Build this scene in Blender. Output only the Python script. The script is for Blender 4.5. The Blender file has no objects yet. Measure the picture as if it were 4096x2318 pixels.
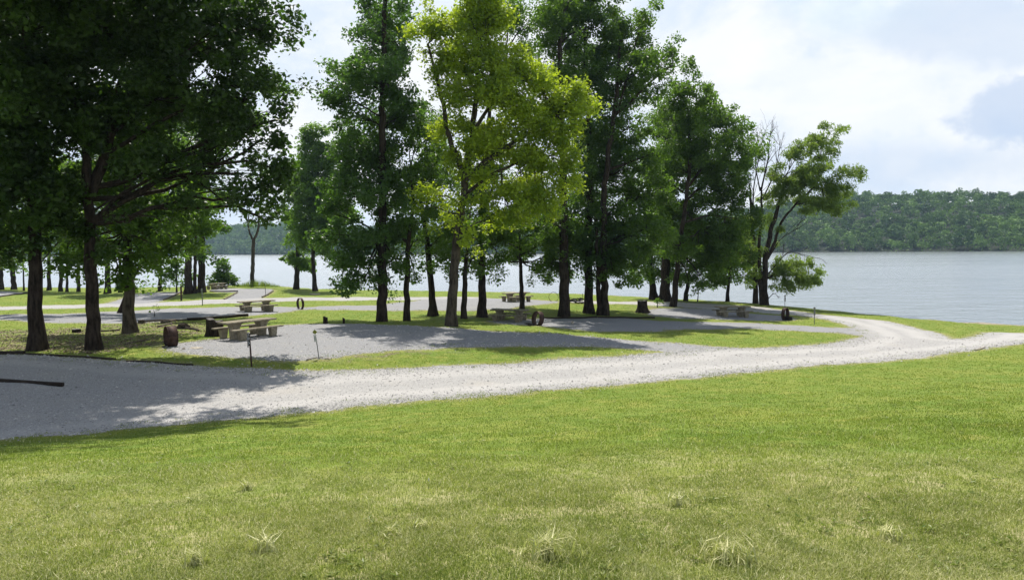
import bpy, math, random
import numpy as np
from mathutils import Vector, Matrix

# ------------------------------------------------------------------ camera
scene = bpy.context.scene
HC = 5.9                      # camera height above the lake
FP = 2731.0                   # focal length in photo pixels (4096 wide)
PITCH = math.atan((1159 - 988) / FP)
ROLL = 0.0117
X0 = np.array([1.0, 0, 0]); FW = np.array([0, math.cos(PITCH), -math.sin(PITCH)])
UP0 = np.array([0, math.sin(PITCH), math.cos(PITCH)])
UPV = math.cos(ROLL) * UP0 + math.sin(ROLL) * X0
RT = math.cos(ROLL) * X0 - math.sin(ROLL) * UP0
cam_data = bpy.data.cameras.new('camera')
cam_data.sensor_width = 36.0
cam_data.lens = FP / 4096 * 36.0
cam_data.clip_start = 0.05; cam_data.clip_end = 8000
cam = bpy.data.objects.new('camera', cam_data)
scene.collection.objects.link(cam)
M = Matrix(((RT[0], UPV[0], -FW[0], 0), (RT[1], UPV[1], -FW[1], 0), (RT[2], UPV[2], -FW[2], HC), (0, 0, 0, 1)))
cam.matrix_world = M
scene.camera = cam

# ------------------------------------------------------------------ light
SUN = np.array([-0.12, 0.50, 1.0]); SUN /= np.linalg.norm(SUN)
sun_el = math.asin(SUN[2]); sun_az = math.atan2(SUN[0], SUN[1])
world = bpy.data.worlds.new('World'); scene.world = world; world.use_nodes = True
wn = world.node_tree.nodes; wl = world.node_tree.links
wn.clear()
class NT:
    """tiny helper to wire shader nodes"""
    def __init__(s, tree): s.t = tree; s.n = tree.nodes; s.l = tree.links
    def new(s, typ, **kw):
        n = s.n.new(typ)
        for k, v in kw.items():
            if k.startswith('i_'):
                key = k[2:]
                key = int(key) if key.isdigit() else key.replace('_', ' ')
                s.put(n.inputs[key], v)
            else: setattr(n, k, v)
        return n
    def put(s, sock, v):
        if isinstance(v, bpy.types.NodeSocket): s.l.new(v, sock)
        elif isinstance(v, bpy.types.Node): s.l.new(v.outputs[0], sock)
        else: sock.default_value = v
    def math(s, op, a, b=0.0, c=None, clamp=False):
        n = s.n.new('ShaderNodeMath'); n.operation = op; n.use_clamp = clamp
        s.put(n.inputs[0], a); s.put(n.inputs[1], b)
        if c is not None: s.put(n.inputs[2], c)
        return n.outputs[0]
    def sstep(s, v, a, b, o0=0.0, o1=1.0):
        n = s.n.new('ShaderNodeMapRange'); n.interpolation_type = 'SMOOTHSTEP'
        s.put(n.inputs[0], v)
        for i, q in zip((1, 2, 3, 4), (a, b, o0, o1)): n.inputs[i].default_value = q
        return n.outputs[0]
    def mix(s, f, a, b, blend='MIX'):
        n = s.n.new('ShaderNodeMix'); n.data_type = 'RGBA'; n.blend_type = blend
        s.put(n.inputs[0], f)
        for sock, v in ((n.inputs[6], a), (n.inputs[7], b)):
            if isinstance(v, tuple) and len(v) == 3: v = (*v, 1)
            s.put(sock, v)
        return n.outputs[2]
    def noise(s, vec, scale, detail=3.0, rough=0.5, out=0, dist=0.0):
        n = s.n.new('ShaderNodeTexNoise'); n.inputs['Scale'].default_value = scale
        n.inputs['Detail'].default_value = detail; n.inputs['Roughness'].default_value = rough
        n.inputs['Distortion'].default_value = dist
        if vec is not None: s.put(n.inputs['Vector'], vec)
        return n.outputs[out]
    def attr(s, name, out='Fac'):
        n = s.n.new('ShaderNodeAttribute'); n.attribute_name = name
        return n.outputs[out]
w = NT(world.node_tree)
sky = w.new('ShaderNodeTexSky'); sky.sky_type = 'NISHITA'; sky.sun_disc = False
sky.sun_elevation = sun_el; sky.sun_rotation = sun_az
sky.air_density = 1.0; sky.dust_density = 1.2; sky.ozone_density = 1.2
SKY_K = 0.10
tc = w.new('ShaderNodeTexCoord')
sep = w.new('ShaderNodeSeparateXYZ', i_0=tc.outputs['Generated'])
dx, dy, dz = sep.outputs[0], sep.outputs[1], sep.outputs[2]
warp = w.noise(tc.outputs['Generated'], 5.0, 6, 0.6)
n1 = w.noise(tc.outputs['Generated'], 3.2, 7, 0.58)
mapn = w.new('ShaderNodeMapping', i_0=tc.outputs['Generated']); mapn.inputs['Scale'].default_value = (1, 1, 2.3)
mapn.inputs['Location'].default_value = (2.1, 0.4, 0.0)
n2 = w.noise(mapn.outputs[0], 4.5, 8, 0.6, dist=0.3)
# veil of bright cloud, thick low over the lake, opening to blue overhead and behind
el = w.sstep(dz, 0.25, 0.95, 0.64, -0.02)
fr = w.sstep(dy, -0.5, 0.6, -0.25, 0.12)
cov = w.math('ADD', el, fr)
cov = w.math('ADD', cov, w.math('MULTIPLY_ADD', n1, 1.5, -0.62))
veil = w.sstep(cov, 0.0, 0.70)
cl_bright = (0.78, 0.80, 0.82, 1)
cl_pale = (0.60, 0.68, 0.79, 1)
ccol = w.mix(w.sstep(n2, 0.36, 0.60), cl_pale, cl_bright)
# one blue grey cloud bank, a real direction in the sky to the right of the lake
def dirblob(x, z, sx, sz, lo, hi, wamp=0.5):
    tx = w.math('DIVIDE', dx, w.math('MAXIMUM', dy, 0.05)); tz = w.math('DIVIDE', dz, w.math('MAXIMUM', dy, 0.05))
    a = w.math('DIVIDE', w.math('SUBTRACT', tx, x), sx); b = w.math('DIVIDE', w.math('SUBTRACT', tz, z), sz)
    d = w.math('SQRT', w.math('ADD', w.math('MULTIPLY', a, a), w.math('MULTIPLY', b, b)))
    nn = w.noise(tc.outputs['Generated'], 11.0, 7, 0.6)
    d = w.math('ADD', d, w.math('MULTIPLY_ADD', nn, wamp * 2, -wamp))
    m = w.sstep(d, lo, hi, 1.0, 0.0)
    return w.math('MULTIPLY', m, w.sstep(dy, 0.1, 0.3))
grey1 = dirblob(0.735, 0.180, 0.115, 0.050, 0.65, 0.98, 1.25)
grey2 = dirblob(0.66, 0.31, 0.20, 0.05, 0.55, 1.3, 1.4)
grey3 = dirblob(0.55, 0.11, 0.35, 0.035, 0.3, 1.3, 1.3)
blue1 = dirblob(0.50, 0.33, 0.13, 0.05, 0.3, 1.2, 1.4)
white1 = dirblob(0.50, 0.22, 0.26, 0.10, 0.5, 1.2, 1.5)
ccol = w.mix(w.math('MULTIPLY', white1, 0.6), ccol, (0.82, 0.83, 0.84, 1))
ccol = w.mix(w.math('MULTIPLY', blue1, 0.6), ccol, (0.60, 0.72, 0.78, 1))
ccol = w.mix(w.math('MULTIPLY', grey3, 0.55), ccol, (0.54, 0.62, 0.74, 1))
ccol = w.mix(w.math('MULTIPLY', grey2, 0.7), ccol, (0.54, 0.62, 0.74, 1))
ccol = w.mix(w.math('MULTIPLY', grey1, 0.62), ccol, (0.42, 0.52, 0.69, 1))
skyc = w.new('ShaderNodeVectorMath', operation='SCALE', i_0=sky.outputs[0]); skyc.inputs['Scale'].default_value = SKY_K
final = w.mix(veil, skyc.outputs[0], ccol)
bg = w.new('ShaderNodeBackground', i_0=final); bg.inputs['Strength'].default_value = 1.0
out = w.new('ShaderNodeOutputWorld', i_0=bg)

sd = bpy.data.lights.new('sun', 'SUN'); sd.energy = 4.9; sd.angle = math.radians(0.55); sd.color = (1.0, 0.95, 0.87)
so = bpy.data.objects.new('sun', sd); scene.collection.objects.link(so)
so.rotation_euler = Vector(SUN.tolist()).to_track_quat('Z', 'Y').to_euler()
scene.view_settings.view_transform = 'Standard'; scene.view_settings.look = 'None'
scene.view_settings.exposure = 0.35; scene.view_settings.gamma = 1.0
scene.cycles.max_bounces = 7; scene.cycles.transmission_bounces = 5; scene.cycles.transparent_max_bounces = 6
scene.cycles.diffuse_bounces = 4; scene.cycles.volume_bounces = 0
scene.cycles.volume_step_rate = 4

# ------------------------------------------------------------------ helpers
RNG = np.random.default_rng(7)
random.seed(7)
D2P = 4096 / 2573.0
def ray(x, y):                      # D coordinates (2573 wide view of the photo) -> direction with y = 1
    px = np.asarray(x, float) * D2P; py = np.asarray(y, float) * D2P
    d = (px[..., None] - 2048) * RT - (py[..., None] - 1159) * UPV + FP * FW
    return d / d[..., 1:2]
def at_depth(x, y, Y): return np.array([0, 0, HC]) + ray(x, y) * Y
def at_z(x, y, z):
    r = ray(x, y); t = (z - HC) / r[..., 2]
    return np.array([0, 0, HC]) + r * np.asarray(t)[..., None]
def set_props(o, label=None, cat=None, group=None, kind=None):
    if label: o['label'] = label
    if cat: o['category'] = cat
    if group: o['group'] = group
    if kind: o['kind'] = kind
    return o
def mesh_np(name, V, F, mat, parent=None, attrs=None, smooth=True, loc=None):
    """V (n,3) ; F (m,k) or list of such"""
    V = np.ascontiguousarray(V, dtype=np.float32)
    Fs = F if isinstance(F, list) else [F]
    Fs = [np.asarray(f, dtype=np.int32) for f in Fs if len(f)]
    me = bpy.data.meshes.new(name)
    if loc is not None: V = V - np.asarray(loc, dtype=np.float32)
    me.vertices.add(len(V)); me.vertices.foreach_set('co', V.ravel())
    nl = sum(f.size for f in Fs); nf = sum(len(f) for f in Fs)
    me.loops.add(nl); me.loops.foreach_set('vertex_index', np.concatenate([f.ravel() for f in Fs]))
    me.polygons.add(nf)
    tot = np.concatenate([np.full(len(f), f.shape[1], np.int32) for f in Fs])
    st = np.concatenate([[0], np.cumsum(tot)[:-1]]).astype(np.int32)
    me.polygons.foreach_set('loop_start', st); me.polygons.foreach_set('loop_total', tot)
    me.polygons.foreach_set('use_smooth', np.full(nf, smooth, dtype=bool))
    if attrs:
        for k, v in attrs.items():
            v = np.asarray(v, np.float32)
            if v.ndim == 1:
                a = me.attributes.new(k, 'FLOAT', 'POINT'); a.data.foreach_set('value', v)
            else:
                a = me.attributes.new(k, 'FLOAT_VECTOR', 'POINT'); a.data.foreach_set('vector', v.ravel())
    me.update(calc_edges=True)
    me.validate()
    me.materials.append(mat)
    o = bpy.data.objects.new(name, me)
    scene.collection.objects.link(o)
    if loc is not None and parent is None: o.location = loc
    if parent is not None: o.parent = parent
    return o
def empty(name, loc, rz=0.0):
    o = bpy.data.objects.new(name, None); scene.collection.objects.link(o)
    o.location = loc; o.rotation_euler = (0, 0, rz); o.empty_display_size = 0.3
    return o
class MB:
    """collects simple shapes into one mesh (local coordinates)"""
    def __init__(s): s.V = []; s.F = {}; s.n = 0
    def add(s, V, F):
        V = np.asarray(V, float); s.V.append(V)
        for f in F: s.F.setdefault(len(f), []).append([i + s.n for i in f])
        s.n += len(V); return s
    def hexa(s, bot, top):          # two 4 point rings
        return s.add(list(bot) + list(top), [(3, 2, 1, 0), (4, 5, 6, 7), (0, 1, 5, 4), (1, 2, 6, 5), (2, 3, 7, 6), (3, 0, 4, 7)])
    def box(s, c, d, bev=0.0, R=None, seed=None):
        """chamfered box, centre c, size d"""
        hx, hy, hz = d[0] / 2, d[1] / 2, d[2] / 2
        b = min(bev, hx * .9, hy * .9, hz * .9)
        rings = []
        for z, k in ((-hz, b), (-hz + b, 0), (hz - b, 0), (hz, b)):
            q = k
            rings.append([(-hx + b, -hy + q, z), (hx - b, -hy + q, z), (hx - q, -hy + b, z), (hx - q, hy - b, z),
                          (hx - b, hy - q, z), (-hx + b, hy - q, z), (-hx + q, hy - b, z), (-hx + q, -hy + b, z)])
        V = np.array(rings).reshape(-1, 3)
        if b <= 0:
            V = np.array([(-hx, -hy, -hz), (hx, -hy, -hz), (hx, hy, -hz), (-hx, hy, -hz), (-hx, -hy, hz), (hx, -hy, hz), (hx, hy, hz), (-hx, hy, hz)])
            F = [(3, 2, 1, 0), (4, 5, 6, 7), (0, 1, 5, 4), (1, 2, 6, 5), (2, 3, 7, 6), (3, 0, 4, 7)]
        else:
            F = [tuple(range(7, -1, -1)), tuple(range(24, 32))]
            for r in range(3):
                for i in range(8):
                    j = (i + 1) % 8; F.append((r * 8 + i, r * 8 + j, r * 8 + 8 + j, r * 8 + 8 + i))
        if R is not None: V = V @ np.asarray(R).T
        return s.add(V + np.asarray(c), F)
    def tube(s, pts, rad, n=8, cap=True, lump=0.0, seed=0):
        V, F = tube(pts, rad, n, lump, seed)
        fs = [tuple(f) for f in F]
        if cap: fs += [tuple(range(n - 1, -1, -1)), tuple(range(len(V) - n, len(V)))]
        return s.add(V, fs)
    def build(s, name, mat, parent=None, smooth=False, loc=None):
        F = [np.array(v) for v in s.F.values()]
        return mesh_np(name, np.concatenate(s.V), F, mat, parent, smooth=smooth, loc=loc)
def tube(pts, rad, n=8, lump=0.0, seed=0):
    pts = np.asarray(pts, float); rad = np.broadcast_to(np.asarray(rad, float), (len(pts),))
    t = np.gradient(pts, axis=0); t /= np.linalg.norm(t, axis=1)[:, None] + 1e-9
    ref = np.array([0.13, 0.99, 0.05]) if abs(t[:, 1]).mean() < 0.8 else np.array([1.0, 0.05, 0.1])
    a = np.cross(t, ref); a /= np.linalg.norm(a, axis=1)[:, None] + 1e-9
    b = np.cross(t, a)
    th = np.arange(n) / n * 2 * np.pi
    r = rad[:, None] * np.ones(n)
    if lump:
        rg = np.random.default_rng(seed)
        r = r * (1 + lump * rg.standard_normal(n)[None, :] * 0.6 + lump * 0.5 * rg.standard_normal((len(pts), n)))
    V = pts[:, None, :] + r[..., None] * (np.cos(th)[None, :, None] * a[:, None, :] + np.sin(th)[None, :, None] * b[:, None, :])
    m = len(pts)
    i = np.arange(m - 1)[:, None] * n; j = np.arange(n)[None, :]; k = (j + 1) % n
    F = np.stack([i + j, i + k, i + n + k, i + n + j], -1).reshape(-1, 4)
    return V.reshape(-1, 3), F
def join(parts):
    V = []; F = []; n = 0
    for v, f in parts: V.append(v); F.append(f + n); n += len(v)
    return np.concatenate(V), np.concatenate(F)

# ------------------------------------------------------------------ ground shape
CP = []     # control points: x, y, z
def cp(lst):
    for x, y, z in lst:
        p = at_z(x, y, z); CP.append((p[0], p[1], z))
cp([(0, 1102, 2.1), (500, 1060, 2.0), (900, 1020, 1.92), (1300, 988, 1.82), (1600, 962, 1.66), (1850, 936, 1.45), (2100, 915, 1.2), (2300, 893, 1.0), (2573, 860, .75),
    (0, 892, 2.15), (320, 907, 2.1), (636, 926, 2.05), (935, 928, 1.95), (1234, 915, 1.86), (1467, 899, 1.7), (1686, 885, 1.5), (1940, 873, 1.25), (2166, 850, 1.0),
    (430, 880, 2.12), (620, 850, 2.1), (760, 818, 2.1), (1038, 822, 1.98), (1234, 836, 1.82), (900, 850, 2.05),
    (610, 797, 1.72), (640, 785, 1.7), (215, 808, 1.78), (0, 804, 1.8), (480, 785, 1.72), (92, 880, 2.12), (237, 878, 2.12), (327, 836, 1.95),
    (900, 799, 1.35), (1085, 793, 1.3), (1165, 800, 1.35), (1280, 808, 1.22), (1450, 810, 1.15), (1570, 797, 1.08), (1640, 815, 1.05), (1840, 798, .75), (1973, 802, .75), (2055, 800, .75), (2200, 806, .62), (2380, 840, .62),
    (1300, 757, 1.35), (1400, 757, 1.3), (1200, 765, 1.35), (1100, 747, 1.2), (0, 775, 1.5), (377, 765, 1.42), (600, 756, 1.32), (754, 750, 1.25), (1000, 750, 1.25), (545, 727, 1.05), (440, 733, 1.1), (100, 735, 1.1), (-150, 735, 1.1),
    (1508, 758, 1.05), (1640, 763, .92), (1780, 768, .75), (1920, 768, .6), (1480, 785, 1.05), (1700, 785, .95),
    (640, 719, .7), (745, 726, .7), (900, 742, .95), (1400, 747, .8), (2573, 832, .35), (2400, 822, .35), (2100, 796, .5)])
for x, y, z in ((0, 2.8, 4.26), (-6, 2.8, 4.3), (6, 2.8, 4.26), (0, 5.3, 4.04), (-5, 5.3, 4.08), (5, 5.6, 4.02), (0, -6, 4.6), (-20, -6, 4.6), (20, -6, 4.5), (0, -30, 5.2),
                (-14, 5, 4.1), (-25, 5, 4.0), (12, 6.5, 3.95), (22, 9, 3.6), (34, 12, 3.0), (-30, 14, 2.6), (-40, 26, 2.4), (-45, 45, 1.9), (45, 22, 2.0), (-60, 70, 1.4), (-40, -30, 5.2), (40, -30, 5.0), (-80, 90, 1.2), (60, 35, .8)):
    CP.append((x, y, z))
CP = np.array(CP)
def _phi(r): return r                       # biharmonic-like kernel, tame extrapolation
def _rbf_fit():
    X = CP[:, :2]; n = len(X)
    K = _phi(np.linalg.norm(X[:, None] - X[None], axis=2)) - np.eye(n) * 0.6
    P = np.c_[np.ones(n), X]
    A = np.block([[K, P], [P.T, np.zeros((3, 3))]])
    return np.linalg.solve(A, np.r_[CP[:, 2], 0, 0, 0])
RW = _rbf_fit()
SHORE_D = [(-500, 727), (-200, 727), (0, 728), (150, 731), (300, 732), (430, 730), (520, 722), (600, 718.5), (660, 718.5), (720, 725), (770, 731), (900, 735.5), (1100, 737), (1300, 738.5),
           (1450, 742), (1600, 750), (1700, 757), (1800, 763), (1900, 770), (2000, 778.5), (2100, 786.5), (2200, 795), (2300, 803), (2400, 811), (2573, 823), (2800, 838), (3100, 858)]
SH = np.array([at_z(x, y, 0.0)[:2] for x, y in SHORE_D])
LAKE = np.vstack([SH, [(200, 30), (3000, 200), (3000, 4000), (-3000, 4000), (-3000, 120)]])
def sdf(P, poly, chunk=60000):
    """signed distance of points P(n,2) to polygon, negative inside"""
    poly = np.asarray(poly, float); A = poly; B = np.roll(poly, -1, 0)
    outd = np.full(len(P), 1e9); inside = np.zeros(len(P), bool)
    for a, b in zip(A, B):
        e = b - a; L = e @ e + 1e-12
        wv = P - a
        t = np.clip((wv @ e) / L, 0, 1)
        d = wv - t[:, None] * e
        outd = np.minimum(outd, np.einsum('ij,ij->i', d, d))
        c = (a[1] > P[:, 1]) != (b[1] > P[:, 1])
        with np.errstate(divide='ignore', invalid='ignore'):
            xi = (b[0] - a[0]) * (P[:, 1] - a[1]) / (b[1] - a[1]) + a[0]
        inside ^= c & (P[:, 0] < xi)
    outd = np.sqrt(outd)
    return np.where(inside, -outd, outd)
def ground(P):
    P = np.atleast_2d(np.asarray(P, float))
    z = np.empty(len(P))
    for i in range(0, len(P), 50000):
        q = P[i:i + 50000]
        r = np.linalg.norm(q[:, None] - CP[None, :, :2], axis=2)
        z[i:i + 50000] = _phi(r) @ RW[:-3] + RW[-3] + q @ RW[-2:]
    x, y = P[:, 0], P[:, 1]
    z = z + 0.018 * np.sin(x * 1.3 + 0.7 * y) + 0.015 * np.sin(y * 1.7 - x * .4 + 1) + 0.01 * np.sin(x * 3.1 + y * 2.3)
    s = sdf(P, LAKE)                         # >0 on land
    wob = 0.5 * np.sin(x * .9 + y * .31) + 0.3 * np.sin(x * 2.3 - y * .5)
    s = s + wob
    bank = np.where(s > 0, 0.02 + 0.16 * np.minimum(s, 1.2) + 0.42 * np.maximum(s - 1.2, 0), 0.12 * s)
    z = np.where(s > 12, z, np.minimum(z, bank))
    return np.maximum(z, -1.2)
def hit(x, y):
    """world point where the ray of view pixel (x, y) meets the ground"""
    r = ray(x, y)
    ts = np.exp(np.linspace(math.log(1.6), math.log(160), 500))
    pts = np.array([0, 0, HC]) + ts[:, None] * r
    g = ground(pts[:, :2]); below = np.nonzero(pts[:, 2] < g)[0]
    if len(below) == 0: return np.array([0, 0, HC]) + r * 100
    i = max(1, below[0]); a, b = ts[i - 1], ts[i]
    for _ in range(14):
        m = (a + b) / 2; p = np.array([0, 0, HC]) + m * r
        if p[2] < ground(p[None, :2])[0]: b = m
        else: a = m
    p = np.array([0, 0, HC]) + b * r
    return p
def gz(x, y): return float(ground([(x, y)])[0])

# ------------------------------------------------------------------ gravel outlines (traced, then laid on the ground)
G = {}
G['gravel_road'] = [(-400, 1150), (-150, 1118), (0, 1102), (300, 1079), (500, 1061), (700, 1042), (900, 1020), (1100, 1004), (1300, 988), (1600, 962), (1850, 937), (2136, 913), (2239, 905), (2343, 893), (2394, 885), (2472, 876), (2524, 868), (2573, 861), (2680, 852),
                    (2700, 838), (2573, 836), (2500, 834), (2472, 835), (2420, 850), (2394, 851), (2369, 840), (2343, 832), (2291, 820), (2239, 808), (2187, 802), (2136, 797), (2003, 781.5), (1951, 776.5), (1883, 768.5), (1780, 763),
                    (1700, 758), (1640, 758), (1508, 756.5), (1440, 754), (1400, 757), (1440, 760), (1508, 763), (1600, 765), (1680, 770), (1760, 775), (1850, 781),
                    (1907, 785), (1987, 790), (2055, 799.5), (2106, 811), (2140, 821), (2160, 833), (2166, 845), (2119, 857), (2041, 867), (1938, 873), (1844, 874), (1766, 873), (1700, 882), (1686, 885), (1570, 894), (1467, 899), (1338, 907), (1234, 915), (1038, 924), (935, 928), (831, 931), (713, 930), (636, 926), (532, 923), (440, 916), (321, 907), (181, 898), (0, 891), (-200, 886), (-400, 884)]
G['campsite_pad'] = [[(412, 872), (440, 862), (520, 853), (600, 846), (640, 830), (700, 818), (754, 814), (909, 813), (1038, 818), (1131, 823), (1234, 832), (1338, 836), (1441, 842), (1545, 851), (1663, 860), (1766, 868), (1860, 874), (1790, 880), (1686, 886), (1585, 876), (1519, 872), (1441, 870), (1338, 871), (1234, 871), (1131, 873), (1090, 876), (987, 880), (909, 887), (831, 901), (754, 905), (711, 907), (600, 899), (480, 889), (420, 882)],
                     [(1225, 806), (1290, 803), (1356, 799), (1450, 797.5), (1570, 797.5), (1610, 802), (1660, 806), (1720, 808), (1822, 809), (1912, 812), (2003, 817), (2080, 822), (2150, 823), (2175, 834), (2166, 845), (2106, 836), (2003, 831), (1844, 824), (1715, 827), (1611, 833), (1508, 833), (1440, 828), (1340, 817), (1240, 812)],
                     [(1640, 776), (1700, 773), (1790, 777), (1850, 783), (1950, 792), (1993, 797), (2000, 803), (1950, 806), (1850, 803), (1790, 801), (1700, 799), (1640, 794), (1620, 785)],
                     [(-200, 795), (0, 791), (215, 786), (440, 774), (597, 771), (687, 770), (765, 772), (800, 769), (950, 767), (1026, 758), (1100, 750), (1143, 747), (1275, 750), (1405, 756.5), (1405, 760), (1340, 766), (1275, 776), (1194, 780), (1077, 779), (900, 779), (778, 777), (708, 785), (610, 795), (500, 802), (418, 808), (347, 812), (215, 811), (0, 804), (-200, 806)],
                     [(527, 729), (540, 725), (599, 724), (685, 726), (687, 731), (659, 747), (640, 757), (560, 757), (563, 752), (597, 734), (540, 734)],
                     [(259, 764), (344, 737), (400, 734), (457, 732), (411, 754), (380, 764)],
                     [(-200, 731), (0, 731), (72, 735), (40, 740), (0, 746), (-200, 758)]]
G['gravel_lane'] = [(-300, 775), (0, 770), (250, 763), (377, 760), (480, 755), (600, 750), (754, 746), (1000, 746), (1200, 746), (1240, 750), (1200, 753), (1000, 754), (754, 755), (600, 762), (480, 766), (377, 770), (250, 772), (0, 779), (-300, 785)]
def to_world(pts):
    o = []
    for x, y in pts: p = hit(x, y); o.append(p[:2])
    return np.array(o)
POLY = [('gravel_road', to_world(G['gravel_road']), 0.0), ('gravel_lane', to_world(G['gravel_lane']), 0.1)]
POLY += [('campsite_pad', to_world(p), 1.0) for p in G['campsite_pad']]
DIRT = [to_world(p) for p in (
    [(-200, 835), (150, 825), (330, 812), (520, 812), (530, 835), (430, 850), (350, 868), (230, 885), (0, 880), (-200, 878)],
    [(700, 905), (850, 893), (1000, 882), (1150, 884), (1000, 893), (850, 908)],
    [(-200, 950), (0, 952), (160, 962), (150, 975), (0, 985), (-200, 990)],
    [(1590, 770), (1680, 770), (1680, 785), (1600, 785)],
    [(1150, 790), (1250, 785), (1240, 800), (1100, 802)])]

# ------------------------------------------------------------------ materials
def new_mat(name):
    m = bpy.data.materials.new(name); m.use_nodes = True; m.node_tree.nodes.clear()
    return m, NT(m.node_tree)
def finish(m, t, shader, disp=None):
    o = t.new('ShaderNodeOutputMaterial'); t.l.new(shader if isinstance(shader, bpy.types.NodeSocket) else shader.outputs[0], o.inputs[0])
    return m
def bump(t, h, strength, dist=0.02, normal=None):
    b = t.new('ShaderNodeBump'); b.inputs['Strength'].default_value = strength; b.inputs['Distance'].default_value = dist
    t.l.new(h, b.inputs['Height'])
    if normal is not None: t.l.new(normal, b.inputs['Normal'])
    return b.outputs[0]
def pos(t): return t.new('ShaderNodeNewGeometry').outputs['Position']

def ground_material():
    m, t = new_mat('ground_surface'); P = pos(t)
    # lawn
    a = t.noise(P, 0.35, 4, 0.6); b = t.noise(P, 2.2, 5, 0.65); c = t.noise(P, 28, 3, 0.6); c2 = t.noise(P, 90, 2, 0.6)
    g = t.mix(t.sstep(a, 0.35, 0.68), (0.125, 0.200, 0.026), (0.190, 0.235, 0.038))
    g = t.mix(t.sstep(b, 0.45, 0.75), g, (0.30, 0.295, 0.070))
    g = t.mix(t.math('MULTIPLY', t.sstep(c, 0.35, 0.8), 0.55), g, (0.10, 0.155, 0.020))
    g = t.mix(t.math('MULTIPLY', t.sstep(c2, 0.52, 0.75), 0.45), g, (0.36, 0.35, 0.14))
    # foreground bank: drier, thatch showing
    dry = t.attr('dry')
    th = t.mix(t.sstep(t.noise(P, 5, 6, 0.75), 0.44, 0.58), (0.24, 0.26, 0.070), (0.42, 0.375, 0.21))
    g = t.mix(t.math('MULTIPLY', dry, 0.85), g, th)
    dirtn = t.noise(P, 1.6, 6, 0.68)
    dm = t.math('MULTIPLY', t.attr('dirt'), t.sstep(dirtn, 0.45, 0.60))
    lit = t.mix(t.sstep(t.noise(P, 22, 4, 0.7), 0.4, 0.65), (0.10, 0.08, 0.05), (0.30, 0.245, 0.17))
    g = t.mix(dm, g, lit)
    # gravel
    v1 = t.new('ShaderNodeTexVoronoi', i_Vector=P, i_Scale=38.0); v2 = t.new('ShaderNodeTexVoronoi', i_Vector=P, i_Scale=95.0)
    sp = t.new('ShaderNodeSeparateColor', i_0=v1.outputs['Color']).outputs[0]
    sp2 = t.new('ShaderNodeSeparateColor', i_0=v2.outputs['Color']).outputs[0]
    speck = t.math('ADD', t.math('MULTIPLY', sp, 0.55), t.math('MULTIPLY', sp2, 0.45))
    broad = t.noise(P, 0.5, 4, 0.6)
    road = t.mix(speck, (0.225, 0.220, 0.212), (0.48, 0.468, 0.450))
    road = t.mix(t.math('MULTIPLY', t.sstep(broad, 0.5, 0.75), 0.35), road, (0.46, 0.42, 0.36))
    pad = t.mix(speck, (0.17, 0.17, 0.175), (0.36, 0.36, 0.365))
    pad = t.mix(t.math('MULTIPLY', t.sstep(t.noise(P, 0.9, 5, 0.6), 0.5, 0.72), 0.5), pad, (0.30, 0.29, 0.27))
    trk = t.math('ABSOLUTE', t.math('ADD', t.attr('sg'), t.math('MULTIPLY_ADD', t.noise(P, 0.35, 2, 0.5), 0.9, 0.95)))
    trk = t.sstep(trk, 0.15, 0.75, 1.0, 0.0)
    road = t.mix(t.math('MULTIPLY', trk, 0.8), road, t.mix(t.noise(P, 1.5, 5, 0.7), (0.385, 0.372, 0.355), (0.475, 0.460, 0.438)))
    gr = t.mix(t.attr('pad'), road, pad)
    # wheel worn lanes a little finer and paler
    gr = t.mix(t.math('MULTIPLY', t.sstep(v1.outputs['Distance'], 0.0, 0.35, 0.55, 0.0), 0.35), gr, (0.13, 0.125, 0.12))
    gr = t.mix(t.math('MULTIPLY', t.sstep(t.noise(P, 6, 6, 0.75), 0.62, 0.70), t.sstep(t.noise(P, 0.45, 3, 0.5), 0.42, 0.62)), gr, (0.17, 0.19, 0.06))
    sg = t.attr('sg')
    edge = t.math('ADD', sg, t.math('MULTIPLY_ADD', t.noise(P, 1.1, 6, 0.72), 1.5, -0.75))
    edge = t.math('ADD', edge, t.math('MULTIPLY_ADD', t.noise(P, 10, 4, 0.75), 1.1, -0.55))
    mk = t.sstep(edge, -0.10, 0.10, 1.0, 0.0)
    fringe = t.sstep(edge, 0.1, 0.65, 1.0, 0.0)
    g = t.mix(t.math('MULTIPLY', fringe, 0.6), g, (0.30, 0.27, 0.12))
    col = t.mix(mk, g, gr)
    # narrow sandy shore
    sh = t.sstep(t.math('ADD', t.attr('shore'), t.math('MULTIPLY_ADD', t.noise(P, 1.5, 4, 0.7), 1.6, -0.8)), 1.7, 2.4, 1.0, 0.0)
    sand = t.mix(t.noise(P, 9, 5, 0.7), (0.16, 0.125, 0.095), (0.46, 0.40, 0.32))
    col = t.mix(sh, col, sand)
    h = t.math('ADD', t.math('MULTIPLY', t.math('MULTIPLY', v1.outputs['Distance'], -1.0), t.math('MULTIPLY', mk, 0.7)), t.math('MULTIPLY', t.noise(P, 40, 3, 0.6), t.math('SUBTRACT', 1.2, mk)))
    bs = t.new('ShaderNodeBsdfPrincipled', i_Base_Color=col, i_Roughness=0.95, i_Normal=bump(t, h, 0.8, 0.022))
    bs.inputs['Specular IOR Level'].default_value = 0.15
    return finish(m, t, bs)

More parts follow.
